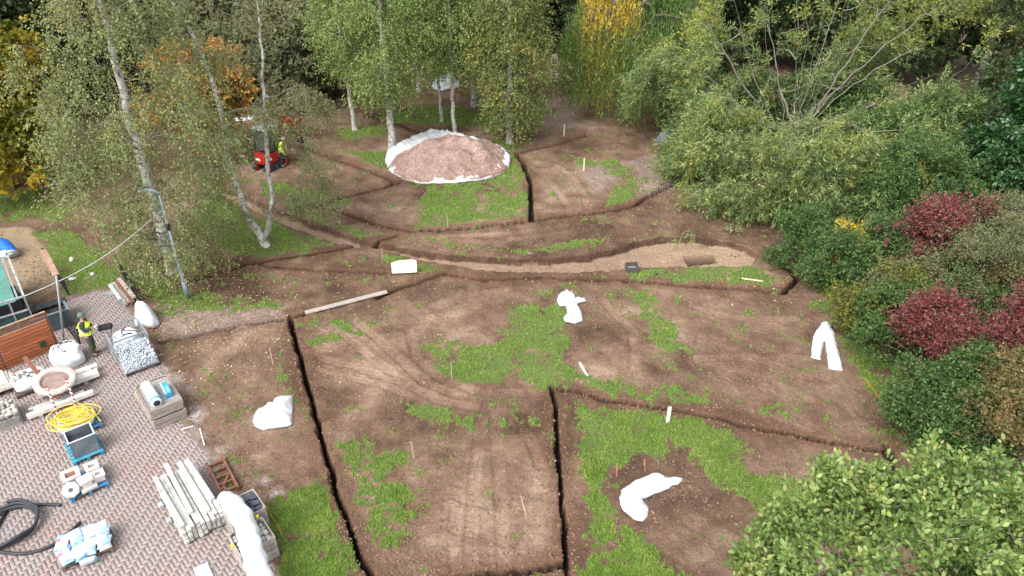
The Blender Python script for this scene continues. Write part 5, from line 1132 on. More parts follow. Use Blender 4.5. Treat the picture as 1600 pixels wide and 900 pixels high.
round_tree('maple_tree', 'broad yellow and orange maple beside the tall birch', 16, 296, [(-.6, 0, 5.5, 3.9, 3.4, 4.6), (.7, -1.4, 2.7, 2.5, 2.0, 2.0), (-1, -.5, 8.5, 3.0, 2.8, 2.6), (1.5, -.2, 6.0, 2.0, 2.0, 3.0)], 1150, .28, maple_leaf, (.24, .17, .8, 'kite'), (4, .7, 11, .1, .5), 32)

# ---- weeping willow
def weeping_willow():
    b = G(985, 172); rs = np.random.RandomState(41); o = thing('weeping_willow', 'weeping willow with long hanging green strands, yellow at its crown', 'tree', (b[0], b[1], HZ(b[0], b[1])))
    n = 560; a = rs.rand(n) * 6.283; rr = np.sqrt(rs.rand(n)) * 4.6; z = 9.8 * (1 - (rr / 6.2) ** 2.2) + rs.randn(n) * .5
    lump = .8 + .5 * vn(a * 1.9, rr * .8, 4); att = np.stack([np.cos(a) * rr * lump, np.sin(a) * rr * lump, z], -1)
    tl = trunk_line([(0, 0, 0), (.2, 0, 2.5), (0, .1, 5), (0, 0, 8)], seed=2); nd, par = skeleton(tl, att, seed=3, arch=.2, low=.5)
    limb_mesh('trunk', nd, par, .38, .02, brown_bark, o, len(tl), 6, .5, .38 * (1 - .85 * np.linspace(0, 1, len(tl))))
    def strands(nm, sel, lm, k, seed):
        r2 = np.random.RandomState(seed); A = np.repeat(att[sel], k, 0) + r2.randn(sel.sum() * k, 3) * (.20, .20, .3)
        ln = np.minimum(A[:, 2] - .5 - 1.2 * r2.rand(len(A)), 2.2 + 5.4 * r2.rand(len(A))); ln = np.maximum(ln, .8); m_ = 34
        t_ = np.linspace(0, 1, m_)[None, :, None]; od = unit(np.concatenate([A[:, :2], np.zeros((len(A), 1))], 1))[:, None]
        pos = A[:, None] + od * .55 * np.sqrt(t_) * (1 + .5 * r2.randn(len(A), 1, 1)) + r2.randn(len(A), m_, 3) * .05; pos[..., 2] -= (ln[:, None, None] * t_)[..., 0]
        d = r2.randn(len(A), m_, 3) * .35; d[..., 2] -= 1
        leaf_mesh(nm, pos.reshape(-1, 3), unit(d).reshape(-1, 3), .20, .045, lm, o, r2, .2)
    side = (att[:, 0] < -.3) & (att[:, 0] > -3.4) & (att[:, 2] > 6.4)
    strands('crown', ~side, weep_leaf, 7, 1); strands('yellow_strands', side, weep_yellow, 3, 2)
weeping_willow()

# ---- the spreading willow, open in the middle so that its limbs show
willow_bark = bark('willow_bark', (.20, .18, .145), (.10, .088, .068), marks=(.12, .125, .08))
def crack_willow():
    b = G(1222, 262); rs = np.random.RandomState(61)
    hub = 2.5; cand = []
    while sum(len(c) for c in cand) < 2350:
        d = unit(rs.randn(6000, 3)); d[:, 2] = np.abs(d[:, 2]); r = (.55 ** 3 + (1 - .55 ** 3) * rs.rand(6000)) ** (1 / 3.)
        lump = .66 + .70 * vn(d[:, 0] * 3.4 + 9, d[:, 1] * 3.4 + d[:, 2] * 3, 6)
        p = d * r[:, None] * lump[:, None] * np.array([9.2, 8.2, 9.0]); p[:, 2] += .4
        p = p + np.array([.3, -.4, 0])
        # the open bowl facing the lawn, above the skirt of low boughs
        elev = np.arctan2(p[:, 2] - 4.4, np.maximum(.1, -p[:, 1])); cone = (p[:, 1] < 1.2) & (p[:, 2] > 3.7 - .12 * p[:, 1]) & (p[:, 0] > -4.8) & (p[:, 0] < 5.4 + .1 * p[:, 2])
        q = vn(p[:, 0] * .8 + 4, p[:, 2] * .8 + p[:, 1] * .6, 12)
        k = (~cone) & (q > .42) & (p[:, 2] > .5) & ~((p[:, 0] > 6.5) & (p[:, 2] < 2.6) & (p[:, 1] < -1))
        cand.append(p[k])
    att = np.concatenate(cand)[:2350]
    att = np.concatenate([att, blob_points(420, [(-.6, -6.6, 1.5, 2.4, 1.6, 1.5), (2.2, -6.2, 1.7, 2.2, 1.6, 1.6), (-3.4, -5.6, 1.6, 2.0, 1.6, 1.5), (4.6, -4.6, 2.2, 1.8, 1.6, 1.8), (6.2, -2.2, 3.2, 1.8, 1.8, 2.0)], rs)])
    o = thing('willow_tree', 'huge spreading willow with bare grey limbs fanning out of its open middle', 'tree', (b[0], b[1], HZ(b[0], b[1])))
    tl = trunk_line([(0, 0, 0), (0, .1, 1.4), (.1, 0, hub)], seed=4, step=.4)
    # main limbs fan from the hub
    nodes_, par = list(tl), [-1] + list(range(len(tl) - 1)); hubi = len(tl) - 1
    limbs = [(-6.2, .5, 9.2), (-4.6, 1.6, 11), (-3.2, .2, 10.5), (-3.0, 2.5, 11.5), (-1.2, 1.0, 12), (.3, .2, 11.5), (.9, 1.5, 12.5), (1.9, .2, 11.5), (2.4, 2.0, 12.5), (4.0, .5, 11.5), (5.2, 1.2, 11), (6.6, .4, 9.4), (7.6, 1.0, 7.8), (8.4, .2, 6.2), (-7.5, -2, 4.2), (-5, -5.5, 2.2), (0, -7, 2.0), (4.5, -6, 2.2), (7.5, -3, 3.2), (0, 5, 8), (-6, 4, 6), (6, 5, 6)]
    for lx, ly, lz in limbs:
        prev = hubi - (rs.randint(0, 3)); a = np.array(nodes_[prev]); e = np.array([lx, ly, lz]) * .84; a = a + np.array([lx * .09, ly * .05, 0]); k = 12
        bend = rs.randn(3) * .35
        for s in range(1, k + 1):
            tt = s / k; pos = a + (e - a) * tt + bend * math.sin(math.pi * tt); pos[2] += (.9 if lz < 5 else -.3) * math.sin(math.pi * tt)
            nodes_.append(pos + rs.randn(3) * .05); par.append(prev); prev = len(nodes_) - 1
    nb0 = len(nodes_)
    # boughs continue to every crown point
    arr = np.zeros((nb0 + len(att) * 9, 3)); arr[:nb0] = nodes_; n = nb0; par = par + [0] * (len(arr) - nb0)
    dist = np.min(np.linalg.norm(att[:, None] - arr[None, :nb0], axis=2), axis=1)
    for i in np.argsort(dist):
        p = att[i]; q = arr[len(tl) - 1:n]; out_pen = np.maximum(0, np.linalg.norm(q - tl[-1], axis=1) - np.linalg.norm(p - tl[-1])) * 1.2
        j = int(np.argmin(np.linalg.norm(q - p, axis=1) + out_pen)) + len(tl) - 1; a = arr[j].copy(); L = np.linalg.norm(p - a); k = int(np.clip(round(L / .45), 1, 8)); last = j
        for s in range(1, k + 1):
            pos = a + (p - a) * s / k + (rs.randn(3) * .09 if s < k else 0); pos[2] += .08 * L * math.sin(math.pi * s / k); arr[n] = pos; par[n] = last; last = n; n += 1
    limb_mesh('trunk', arr[:n], np.array(par[:n]), .40, .010, willow_bark, o, len(tl), 6, .56, .52 * (1 - .25 * np.linspace(0, 1, len(tl))))
    # bare dead twigs in the bowl
    mb = MB()
    for _ in range(30):
        a = np.array(nodes_[rs.randint(len(tl) + 2, nb0)]); 
        pts = [a]; dd = unit(rs.randn(3) + np.array([0, -.5, .4]))
        for s in range(5): dd = unit(dd + rs.randn(3) * .35); pts.append(pts[-1] + dd * .38)
        mb = MB(); mb.tube([q_ - pts[0] for q_ in pts], [.022, .02, .016, .013, .01, .006], 4); dt = mb.build('dead_twig', twig_bark, o, True); dt.location = tuple(pts[0])
    outd = unit(att - np.array([0, 0, 2.5]))
    hi = (att[:, 2] > 6.0) & (rs.rand(len(att)) < .75) | (rs.rand(len(att)) < .14)
    for nm, sel, lm, sd_ in (('crown', ~hi, willow_leaf, 1), ('yellow_boughs', hi, willow_yel, 2)):
        r2 = np.random.RandomState(sd_); pos, d = twig_leaves(att[sel], r2, 6, .85, 13, droop=.12, out=outd[sel], out_w=.9, leaf_down=.25, jitter=.06, rnd=.55)
        leaf_mesh(nm, pos, d, .21, .05, lm, o, r2, .4)
crack_willow()

# ---- evergreens and shrubs down the far side
round_tree('laurel_bush', 'tall glossy dark green laurel between the willow and the red shrub', 1575, 345, [(0, 0, 3.0, 3.1, 2.6, 3.4), (.8, .3, 6.0, 2.4, 2.2, 2.2), (-1.5, -.6, 1.6, 1.7, 1.3, 1.7), (-1.2, 0, 4.6, 1.6, 1.4, 1.6)], 1150, .14, laurel_leaf, (.21, .11, .6, 'leaf'), (4, .42, 11, 0, .2), 71, trunk_h=2.5, cat='bush')
round_tree('dark_evergreen', 'dark evergreen rising behind the laurel', 1590, 205, [(0, 0, 4.5, 3.6, 2.8, 4.6), (-1, 0, 8, 2.5, 2.4, 2.4)], 520, .2, wood_leaf, (.22, .11, .5, 'kite'), (4, .6, 12, .1, .4), 72)
round_tree('yellowing_willow', 'yellow green willow crown reaching over from behind the spreading willow', 1520, 150, [(0, 0, 8.5, 6, 4, 3.5), (-4, 0, 10, 4, 3, 2.8), (1, -1.5, 6.5, 4, 3, 2.0)], 700, .3, willow_yel, (.22, .055, .4, 'kite'), (5, .9, 13, .15, .3), 73, bm=grey_bark, trunk_h=5)

def shrub(name, label, px, py, zc, blobs, n, lm, leaf, twig, seed, cat='shrub', r=.05, bm=brown_bark, group=None):
    """a shrub whose crown centre sits at height zc under the image point"""
    r3 = np.random.RandomState(seed + 900); more = []
    blobs = [(a_ * 1.12, b_ * 1.12, c_ * 1.1, d_ * 1.2, e_ * 1.15, f_ * 1.3) for a_, b_, c_, d_, e_, f_ in blobs]
    for q in blobs:
        for _ in range(6):
            u_ = unit(r3.randn(3)); u_[2] = abs(u_[2]) * .8; k_ = r3.uniform(.18, .45); more.append((q[0] + u_[0] * q[3] * .95, q[1] + u_[1] * q[4] * .95, q[2] + u_[2] * q[5] * .95, q[3] * k_, q[4] * k_, q[5] * k_ * 1.2))
    blobs = list(blobs) + more; n = int(n * 1.35); zc = zc + .15
    c = G(px, py, zc); rs = np.random.RandomState(seed); att = blob_points(n, [(x, y, zc + z, a, b_, c_) for x, y, z, a, b_, c_ in blobs], rs, shell=.45, keep=.46 if name == 'spindle_shrub' else .42)
    mids = [(0, 0, 0), (.1, 0, zc * .4), (0, .1, zc * .8), (0, 0, zc)]
    ex = [([(rs.randn() * .12, rs.randn() * .12, 0), (rs.randn() * .4, rs.randn() * .4, zc * .5), (rs.randn() * .9, rs.randn() * .8, zc)], r * .8) for _ in range(3)]
    return tree(name, label, c, att, mids, r, bm, lm, leaf, twig, seed, cat=cat, rmin=.007, low=.3, step=.3, part='stem', extra_trunks=ex, crown_name='foliage', group=group, jit=.06)
HG = 'shrubs of the mixed hedge'
def kite(l, w_, u=.5): return (l, w_, u, 'kite')
shrub('spindle_shrub', 'crimson shrub nearest to the dark glossy laurel', 1452, 385, 2.5, [(.3, .2, .4, 1.1, .8, .8), (1.2, .6, .7, .9, .7, .5), (-1.2, -.3, -.5, .7, .6, .5), (-.4, -.5, -.8, .7, .6, .6), (-.3, .1, .0, .9, .7, .7), (-.8, -.7, -1.2, .6, .5, .5)], 380, red_leaf, kite(.12, .055), (4, .70, 11, -.25, .2), 81, group=HG)
shrub('spindle_shrub', 'crimson shrub hanging low over the shaded grass beside the hedge', 1448, 535, 1.9, [(0, 0, .2, .6, .6, .7), (-.25, -.5, -.7, .6, .5, .7), (.3, .4, .7, .5, .5, .4), (.45, -.2, -.2, .5, .5, .6)], 230, red_leaf, kite(.115, .05), (4, .62, 11, -.25, .2), 82, group=HG)
shrub('spindle_shrub', 'crimson shrub above the bright green bush, at the picture edge', 1555, 515, 2.9, [(0, 0, 0, .9, .7, .6), (.9, .2, .2, .8, .7, .5), (-.9, -.1, -.2, .6, .6, .5), (.3, .4, .5, .6, .5, .4)], 330, red_leaf, kite(.115, .05), (4, .66, 11, -.25, .2), 83, group=HG)
shrub('hedge_shrub', 'greyish olive shrub between the crimson shrubs, its crown feathery', 1530, 425, 2.3, [(0, 0, 0, 1.6, 1.2, 1.1), (1.4, .4, .5, 1.5, 1.1, 1.1), (-.9, -.4, -.3, 1.1, .9, .9)], 420, shrub_olive, kite(.085, .035), (5, .45, 15, -.1, .2), 84, group=HG)
shrub('hedge_shrub', 'olive shrub with pale bare twigs at its top, under the laurel', 1590, 372, 2.4, [(0, 0, 0, 1.7, 1.1, 1.2), (-.6, 0, .6, 1.0, .9, .8)], 300, shrub_olive, kite(.09, .035), (5, .5, 12, -.2, .2), 85, bm=twig_bark, group=HG)
shrub('hedge_shrub', 'yellow green shrub beside the arched white sheet', 1374, 484, 1.1, [(0, 0, 0, 1.2, .9, .9), (-.7, .3, .0, .7, .6, .7), (.6, .4, .4, .9, .8, .8)], 300, shrub_yellow, kite(.10, .06), (4, .4, 11, -.1, .2), 86, group=HG)
shrub('hedge_shrub', 'dark green shrub between the yellow shrub and the crimson one above the grass', 1395, 510, 1.1, [(0, 0, 0, 1.1, 1.1, 1.1), (.5, -.9, -.3, .9, .8, .8)], 260, shrub_green, kite(.10, .055), (4, .4, 11, -.1, .2), 87, group=HG)
shrub('hedge_shrub', 'fresh green shrub below the crimson one at the picture edge', 1530, 595, 1.9, [(0, 0, 0, 1.1, .8, .8), (-.6, -.3, -.4, .8, .7, .7)], 300, shrub_green, kite(.10, .06), (4, .4, 12, -.1, .2), 88, group=HG)
shrub('hedge_shrub', 'rust tinted shrub at the hedge end, over the near sallow tree', 1592, 665, 2.2, [(0, 0, 0, 1.1, .8, 1.0), (.3, .6, .2, .9, .8, .9)], 280, shrub_rust, kite(.09, .05), (4, .4, 12, -.1, .2), 89, group=HG)
shrub('hedge_shrub', 'deep green shrub filling the hedge foot under the fresh green one', 1515, 668, 1.1, [(0, 0, 0, 1.3, 1.0, 1.0), (-.7, .9, .1, .9, .9, .9), (.9, 0, .2, .9, .9, 1.1)], 380, shrub_green, kite(.10, .055), (4, .4, 11, -.1, .2), 90, group=HG)
shrub('hedge_shrub', 'mid green shrub under the willow boughs, above the yellow shrub', 1370, 405, 1.3, [(0, 0, 0, 1.7, 1.2, 1.2), (-1.3, .2, -.2, 1.1, .9, 1.0), (1.0, .3, .3, 1.2, 1.0, 1.1)], 460, shrub_green, kite(.11, .06), (4, .45, 11, 0, .2), 91, group=HG)
shrub('hedge_shrub', 'small shrub with bright yellow leaves at the foot of the willow', 1318, 392, 1.0, [(0, 0, 0, .55, .45, .85)], 60, leafmat('yellow_sapling_leaf', [(0, (.14, .14, .02)), (.4, (.36, .26, .03)), (1, (.55, .38, .04))], mixn=.3), kite(.2, .06), (4, .35, 9, .3, .5), 92, group=HG)
shrub('hedge_shrub', 'dark shrub in deep shade between the willow and the laurel', 1445, 300, 1.8, [(0, 0, 0, 2.2, 1.5, 1.9), (-1.6, -.3, -.5, 1.3, 1.0, 1.2)], 620, shrub_green, kite(.14, .07), (4, .5, 11, 0, .2), 93, group=HG)
shrub('hedge_shrub', 'shrub with brownish red tips under the feathery olive one', 1590, 462, 2.0, [(0, 0, 0, 1.2, .8, .8), (-1.4, -.5, -.5, 1.1, .8, .8)], 240, shrub_rust, kite(.09, .045), (4, .4, 11, -.1, .2), 94, group=HG)
shrub('hedge_shrub', 'green shrub in the hedge middle, enclosed by the three crimson ones', 1500, 480, 1.3, [(0, 0, 0, 1.2, 1.2, 1.2), (.9, -.6, -.1, 1.0, .8, 1.0)], 330, shrub_green, kite(.10, .05), (4, .4, 11, 0, .2), 95, group=HG)

for (px, py, zc, s, sd_, lab) in [(1235, 178, 1.6, 1.5, 201, 'dark shrub seen through the open middle of the spreading willow'), (1345, 190, 1.7, 1.5, 202, 'dark shrub behind the longest low limbs of the spreading willow'), (1130, 170, 1.6, 1.4, 203, 'dark shrub behind the bushy side of the spreading willow, next to the weeping willow'), (1455, 225, 2.2, 1.6, 204, 'dark shrub filling the gap between the spreading willow and the laurel'), (1530, 250, 2.0, 1.5, 205, 'dark shrub close behind the laurel')]:
    shrub('understory_shrub', lab, px, py, zc, [(0, 0, 0, 1.9 * s, 1.2 * s, 1.1 * s), (1.6, .3, .3, 1.2 * s, .9 * s, s), (-1.6, 0, -.2, 1.2 * s, .9 * s, s)], 460, shrub_green if sd_ != 205 else wood_leaf, kite(.17, .085), (4, .6, 11, 0, .2), sd_, group='shrubs under the willow')
for (px, py, zc, lm, sd_, lab) in [(1480, 560, 1.4, shrub_green, 301, 'green shrub mingled with the crimson one that hangs over the shaded grass'), (1420, 450, 1.5, shrub_olive, 302, 'olive shrub squeezed between the topmost crimson shrub and the yellow one'), (1475, 615, 1.0, shrub_rust, 304, 'low rust flecked shrub at the hedge foot above the shaded grass'), (1560, 640, 1.8, shrub_green, 305, 'green shrub mingled with the rust tinted one at the hedge end'), (1250, 372, 1.0, shrub_green, 306, 'low green shrub under the lowest willow boughs at the end of the sandy path')]:
    shrub('hedge_shrub', lab, px, py, zc, [(0, 0, 0, 1.0, .8, .9), (.8, .4, .2, .8, .7, .7), (-.7, -.3, -.1, .7, .6, .7)], 260, lm, kite(.10, .055), (4, .42, 11, -.1, .2), sd_, group=HG)
# ---- the sallow crown close under the camera
def sallow():
    o_ = np.array([5.3, 6.6, 0.0]); rs = np.random.RandomState(77)
    blobs = [(.2, .1, 6.9, 1.9, 1.4, 1.5), (-1.45, .0, 6.7, .75, .7, .7), (-1.7, -.5, 6.5, .7, .7, .6), (1.6, .1, 6.8, 1.4, 1.2, 1.2), (.8, .7, 7.6, .7, .5, .7), (-.45, .85, 7.6, .65, .5, .7), (1.7, .6, 7.2, .7, .5, .8), (-.95, .4, 7.2, .6, .6, .7), (.1, 1.1, 7.3, .5, .4, .5), (1.2, .9, 7.8, .45, .4, .6), (-1.2, .7, 6.9, .5, .4, .5)]
    att = np.concatenate([blob_points(600, blobs, rs, shell=.35, keep=.46), blob_points(200, [(.2, 0, 6.2, 2.2, 1.4, 1.2), (1.4, .0, 6.2, 1.3, 1.1, 1.0)], rs, shell=.1, keep=.2),
        blob_points(90, [(x_, y_, z_, .13, .13, .5) for x_, y_, z_ in ((-.55, 1.1, 7.8), (.75, 1.1, 8.1), (1.25, 1.0, 8.1), (1.9, .7, 7.9), (-1.3, .8, 7.3), (.15, 1.2, 7.7), (-1.9, .3, 7.0), (1.55, .9, 8.1))], rs, shell=.1, keep=.2)])
    tree('sallow_tree', 'light green sallow crown with broad leaves close to the camera', o_, att, [(0, 0, 0), (.1, 0, 2), (0, .1, 4), (.1, .1, 6)], .10, grey_bark, near_leaf, (.088, .050, 1.0, 'leaf'), (6, .20, 7, -.3, -.2), 78, rmin=.007, low=.5, step=.22, taper=.55, jit=.05)
sallow()

# ---- the dark belt of trees beyond
def belt():
    protos = []
    for k, (lm, bl) in enumerate([(wood_leaf, [(0, 0, 5.0, 3.0, 2.6, 4.6), (1.2, 0, 8, 2.6, 2.4, 2.6), (-1.3, 0, 2.6, 2.2, 1.8, 2.2)]), (wood_leaf, [(0, 0, 6, 3.2, 2.8, 4.2), (-1.6, .2, 8, 2.2, 2.0, 2.6), (1.5, -.4, 3.6, 2.2, 1.8, 2.2)]), (wood_olive, [(0, 0, 3.6, 2.3, 2.0, 2.8), (1.0, 0, 5.2, 1.8, 1.6, 1.9), (-1.0, -.2, 2.2, 1.6, 1.4, 1.6)])]):
        protos.append(round_tree('belt_tree', 'x', 800, 60, bl, 430, .22, lm, (.26, .15, .5, 'kite'), (4, .8, 10, .1, .3), 120 + k, trunk_h=4))
    used = [False] * 3
    def put(k, x, y, s, rz, label, group):
        o = protos[k] if not used[k] else copy_tree(protos[k]); used[k] = True
        o.location = (x, y, HZ(x, y)); o.scale = (s, s, s * 1.05); o.rotation_euler = (0, 0, rz); o['label'] = label; o['group'] = group
    rs = random.Random(9)
    for i in range(15):
        x = -30 + i * 4.1 + rs.uniform(-.8, .8); y = 61.5 + rs.uniform(-1.5, 2.2) + (0 if x < 2 else -1)
        put(i % 2, x, y, rs.uniform(.95, 1.25), rs.uniform(0, 6.28), 'dark green tree in the wooded belt that closes off the site', 'trees of the wooded belt')
    for i in range(14):
        x = -36 + i * 5.4 + rs.uniform(-1, 1); put((i + 1) % 2, x, 67.5 + rs.uniform(-1.5, 3), rs.uniform(1.2, 1.5), rs.uniform(0, 6.28), 'dark green tree in the wooded belt that closes off the site', 'trees of the wooded belt')
    for px, py, s, lab in [(470, 172, 1.0, 'olive bush tree over the bare soil beyond the digger'), (395, 150, 1.15, 'olive tree behind the orange leaved tree, near the white strip'), (330, 140, 1.25, 'olive tree beyond the orange leaved tree, above its crown'),
                           (255, 150, 1.3, 'olive tree showing behind the top of the tall birch'), (180, 165, 1.3, 'olive tree between the maple and the tall birch crown'), (110, 175, 1.4, 'olive tree rising behind the yellow maple'), (515, 145, .95, 'small olive tree before the dark belt, beside the curved birch')]:
        p = G(px, py); put(2, p[0], p[1], s, rs.uniform(0, 6.28), lab, 'olive trees before the belt')
    for px, py, s in [(1010, 130, 1.2), (1100, 120, 1.3), (1290, 110, 1.4), (1400, 120, 1.4), (1480, 105, 1.4)]:
        p = G(px, py); put(0, p[0], p[1], s, rs.uniform(0, 6.28), 'dark green tree behind the spreading willow', 'dark trees behind the willow')
    p = G(-60, 235); put(1, p[0], p[1], 1.1, 1.0, 'dark green tree behind the yellow maple', 'dark trees behind the maple')
    p = G(40, 200); put(0, p[0], p[1], 1.1, 1.0, 'dark green tree between the maple and the olive trees', 'dark trees behind the maple')
belt()
# ---- lap fence with trellis, container frame, planter, posts and fences along the yard
def lap_fence():
    B = yl((92, 544), 0.0); L = 3.4; r = R(47); A = np.array([B[0] - L * math.cos(r), B[1] - L * math.sin(r), 0.0])
    o = thing('lap_fence', 'reddish brown lap board fence with a trellis strip along its top', 'fence', A, r)
    cedar = pmat('cedar_boards', (.34, .105, .04), (.20, .06, .026), scale=5, rough=.75, bump=.3, stretch=(.4, 6, 6), isl=.22); H = 1.22; k = 9
    for s, x0, x1 in ((0, .02, 1.66), (1, 1.74, 3.36)):
        mb = MB()
        for i in range(k): mb.box(((x0 + x1) / 2, -.008, (i + .5) * H / k + .05), (x1 - x0, .016, H / k * 1.15), M=Matrix.Rotation(R(-15), 3, 'X'))
        mb.build('board_panel', cedar, o)
    for x in (0.0, 1.70, 3.40): MB().box((x, 0.02, .78), (.07, .07, 1.56)).build('post', pmat('dark_cedar', (.20, .08, .04), (.13, .05, .025)), o)
    mb = MB()
    for i in range(-3, 44):
        for sgn in (1, -1):
            x = i * .085; a, b_ = (x, H + .08), (x + sgn * .27, H + .35)
            if -0.02 < min(a[0], b_[0]) and max(a[0], b_[0]) < 3.42: mb.bar((a[0], .012 * sgn, a[1]), (b_[0], .012 * sgn, b_[1]), .012, .022)
    mb.build('trellis', pmat('trellis_wood', (.30, .13, .075), (.2, .09, .05)), o)
    mb = MB(); mb.box((1.7, .0, H + .375), (3.44, .05, .035)); mb.box((1.7, 0, H + .07), (3.30, .04, .03)); mb.build('top_rail', pmat('pale_rope', (.5, .36, .26), (.36, .22, .14)), o)
    MB().box((2.98, -.035, .42), (.20, .02, .22)).build('plate', pmat('green_plate', (.025, .06, .04), rough=.4), o)
lap_fence()
def planter_tank():
    A = yl((58, 527), 0.0); o = thing('planter_tank', 'dark grey raised planter lined with black polythene behind the lap fence', 'planter', A, YR); w, d, h_ = 1.25, .85, .72; th = .05
    paint = pmat('slate_paint', (.075, .105, .125), (.05, .07, .085), rough=.6); mb = MB()
    mb.box((w / 2, th / 2, h_ / 2), (w, th, h_)); mb.box((w / 2, d - th / 2, h_ / 2), (w, th, h_)); mb.box((th / 2, d / 2, h_ / 2), (th, d - 2 * th, h_)); mb.box((w - th / 2, d / 2, h_ / 2), (th, d - 2 * th, h_)); mb.build('tank', paint, o)
    mb = MB(); mb.box((w / 2, .0, h_ + .02), (w + .08, .08, .04)); mb.box((w, d / 2, h_ + .02), (.08, d - .08, .04)); mb.build('rim', pmat('slate_rim', (.17, .21, .23), (.12, .15, .17), rough=.5), o)
    MB().box((w / 2, d / 2, h_ - .12), (w - .11, d - .11, .06)).build('soil', pmat('peat', (.055, .043, .038), (.03, .025, .022), rough=.95, bump=.6), o)
    X, Y = np.meshgrid(np.linspace(-.1, w + .1, 34), np.linspace(d - .28, d + .35, 16)); z = h_ + .10 - .9 * np.clip(Y - d - .02, 0, 1) ** 1.1 - .5 * np.clip(d - Y - .1, 0, 1) + .16 * (fbm(X, Y, .3, 3, 5) - .5)
    idx = np.arange(X.size).reshape(X.shape); F = np.stack([idx[:-1, :-1], idx[:-1, 1:], idx[1:, 1:], idx[1:, :-1]], -1).reshape(-1, 4); np_mesh('liner', np.stack([X, Y, z], -1).reshape(-1, 3), F, black_sheet, o, smooth=True)
planter_tank()
def stall():
    C0 = G(37, 463, 1.7); back = G(10, 396, 1.7); r = math.atan2(back[1] - C0[1], back[0] - C0[0]) - math.pi / 2; L = float(np.hypot(*(back - C0)[:2])); W = 3.0
    o = thing('covered_trailer', 'green roofed trailer frame with white edge rails at the yard corner', 'trailer', (C0[0], C0[1], 0), r)
    X, Y = np.meshgrid(np.linspace(-W, -.28, 24), np.linspace(.05, L - .1, 20)); z = 1.62 - .10 * (fbm(X, Y, .9, 3, 15)) - .02 * (np.abs((Y * 1.6) % 1 - .5) < .06)
    idx = np.arange(X.size).reshape(X.shape); F = np.stack([idx[:-1, :-1], idx[:-1, 1:], idx[1:, 1:], idx[1:, :-1]], -1).reshape(-1, 4)
    np_mesh('canopy', np.stack([X, Y, z], -1).reshape(-1, 3), F, pmat('teal_tarp', (.085, .26, .21), (.055, .17, .145), scale=2, rough=.6, dirt=(.16, .24, .2), dirt_amt=.6), o, smooth=True)
    st = pmat('pale_steel', (.50, .54, .55), (.30, .33, .34), scale=4, rough=.5, metal=.2, dirt=(.14, .15, .15), dirt_amt=.6)
    MB().box((0, L / 2, 1.7), (.07, L, .07)).build('side_rail', st, o); MB().box((-W / 2 - .04, 0, 1.7), (W - .0, .06, .06)).build('front_rail', st, o); MB().box((-.2, L / 2, 1.66), (.06, L, .06)).build('inner_rail', galv, o)
    MB().box((-W / 2 - .04, -.02, 1.15), (W, .05, .05)).build('lower_rail', st, o)
    for x, y in ((0, 0), (-.5, 0), (0, L), (-W, 0), (-W, L)): MB().box((x, y + (.001 if x else 0), .83), (.06, .06, 1.66)).build('post', galv, o)
    MB().box((-W / 2 - .02, .04, .72), (W - .15, .03, .8)).build('front_panel', pmat('dark_teal_panel', (.05, .11, .11), (.03, .06, .06), rough=.4), o); MB().box((-.03, L / 2, .72), (.03, L - .1, 1.3)).build('side_panel', pmat('dark_side', (.045, .055, .06), (.03, .035, .04), rough=.5), o)
    MB().box((-W / 2, L / 2, .25), (W - .3, L - .3, .2)).build('bed', dark_metal, o)
    MB().box((-.38, L + .02, 1.72), (.8, .5, .03)).build('white_top', pmat('white_ply', (.72, .73, .73), (.6, .6, .6)), o)
stall()
def chute():
    o = thing('blue_chute', 'bright blue curved plastic chute lying on the gravelly patch', 'chute', yl((4, 397), 0.0), .0); blue = pmat('blue_plastic', (.015, .14, .62), (.01, .09, .45), rough=.3, bump=0.05)
    p = yl((4, 397), 0.0); Q = [G(x, y, z) - p for x, y, z in [(-12, 384, .5), (0, 381, .5), (8, 384, .46), (14, 391, .35), (17, 397, .25)]]; Q = smooth_line(Q, 6); MB().tube(Q, .27, 16).build('tube', blue, o, True); MB().tube([Q[-1], Q[-1] + np.array(Q[-1] - Q[-4]) * .4], .285, 16).build('end_ring', pmat('pale_plastic', (.6, .62, .62)), o, True)
    tag(cloth_mesh('film_scrap', gl([(2,398),(10,392),(16,395),(14,402),(5,406)]), .12, .08, 21, pmat('pale_green_film', (.42, .50, .48), (.3, .37, .35), rough=.3), s=.05), 'crumpled pale green film beside the blue chute', 'film')
    q = plank('grey_board', 'short grey board end beside the green roofed trailer', (12, 414), (24, 408), .12, .08, grey_wood, .3, .3, 'board')
chute()
def sign_pole():
    p = yl((101, 541), 0.0); o = thing('post_with_board', 'thin galvanised pole with a rusty brown board on its top', 'post', p, 0); T_ = 3.15
    t0 = G(88, 431, T_) - p; t1 = G(68, 392, T_) - p; MB().tube([(0, 0, 0), t0], .034, 10).build('pole', galv, o, True); MB().bar(t0 + np.array([0, 0, .03]), t1 + np.array([0, 0, .03]), .20, .05).build('board', pmat('rusty_board', (.34, .20, .14), (.24, .12, .08), scale=8, dirt=(.5, .45, .38), dirt_amt=.5), o, bevel=.005)
sign_pole()
def bar_fence(label, a, b, h_, n, m=dark_metal, lean=0.0, solid=False):
    A, B = yl(a), yl(b); L = float(np.hypot(*(B - A)[:2])); o = thing('metal_fence', label, 'fence', A, math.atan2(B[1] - A[1], B[0] - A[0]), 'low black fences round the yard'); dz = HZ(B[0], B[1]) - A[2]
    for x in (0, L): MB().bar((x, 0, -.05), (x, lean, h_), .05, .05).build('post', m, o)
    mb = MB()
    for k in range(1, n): x = L * k / n; mb.bar((x, 0, .08), (x, lean, h_ - .03), .035 if solid else .014, .012)
    mb.build('bars', m, o); mb = MB()
    for z in (.10, h_ - .04): mb.bar((.03, lean * z / h_ - .016, z), (L - .03, lean * z / h_ - .016, z), .014, .03)
    mb.build('rails', m, o)
bar_fence('low black barred fence between the gravelly patch and the grass', (76, 414), (109, 464), .85, 34, solid=True)
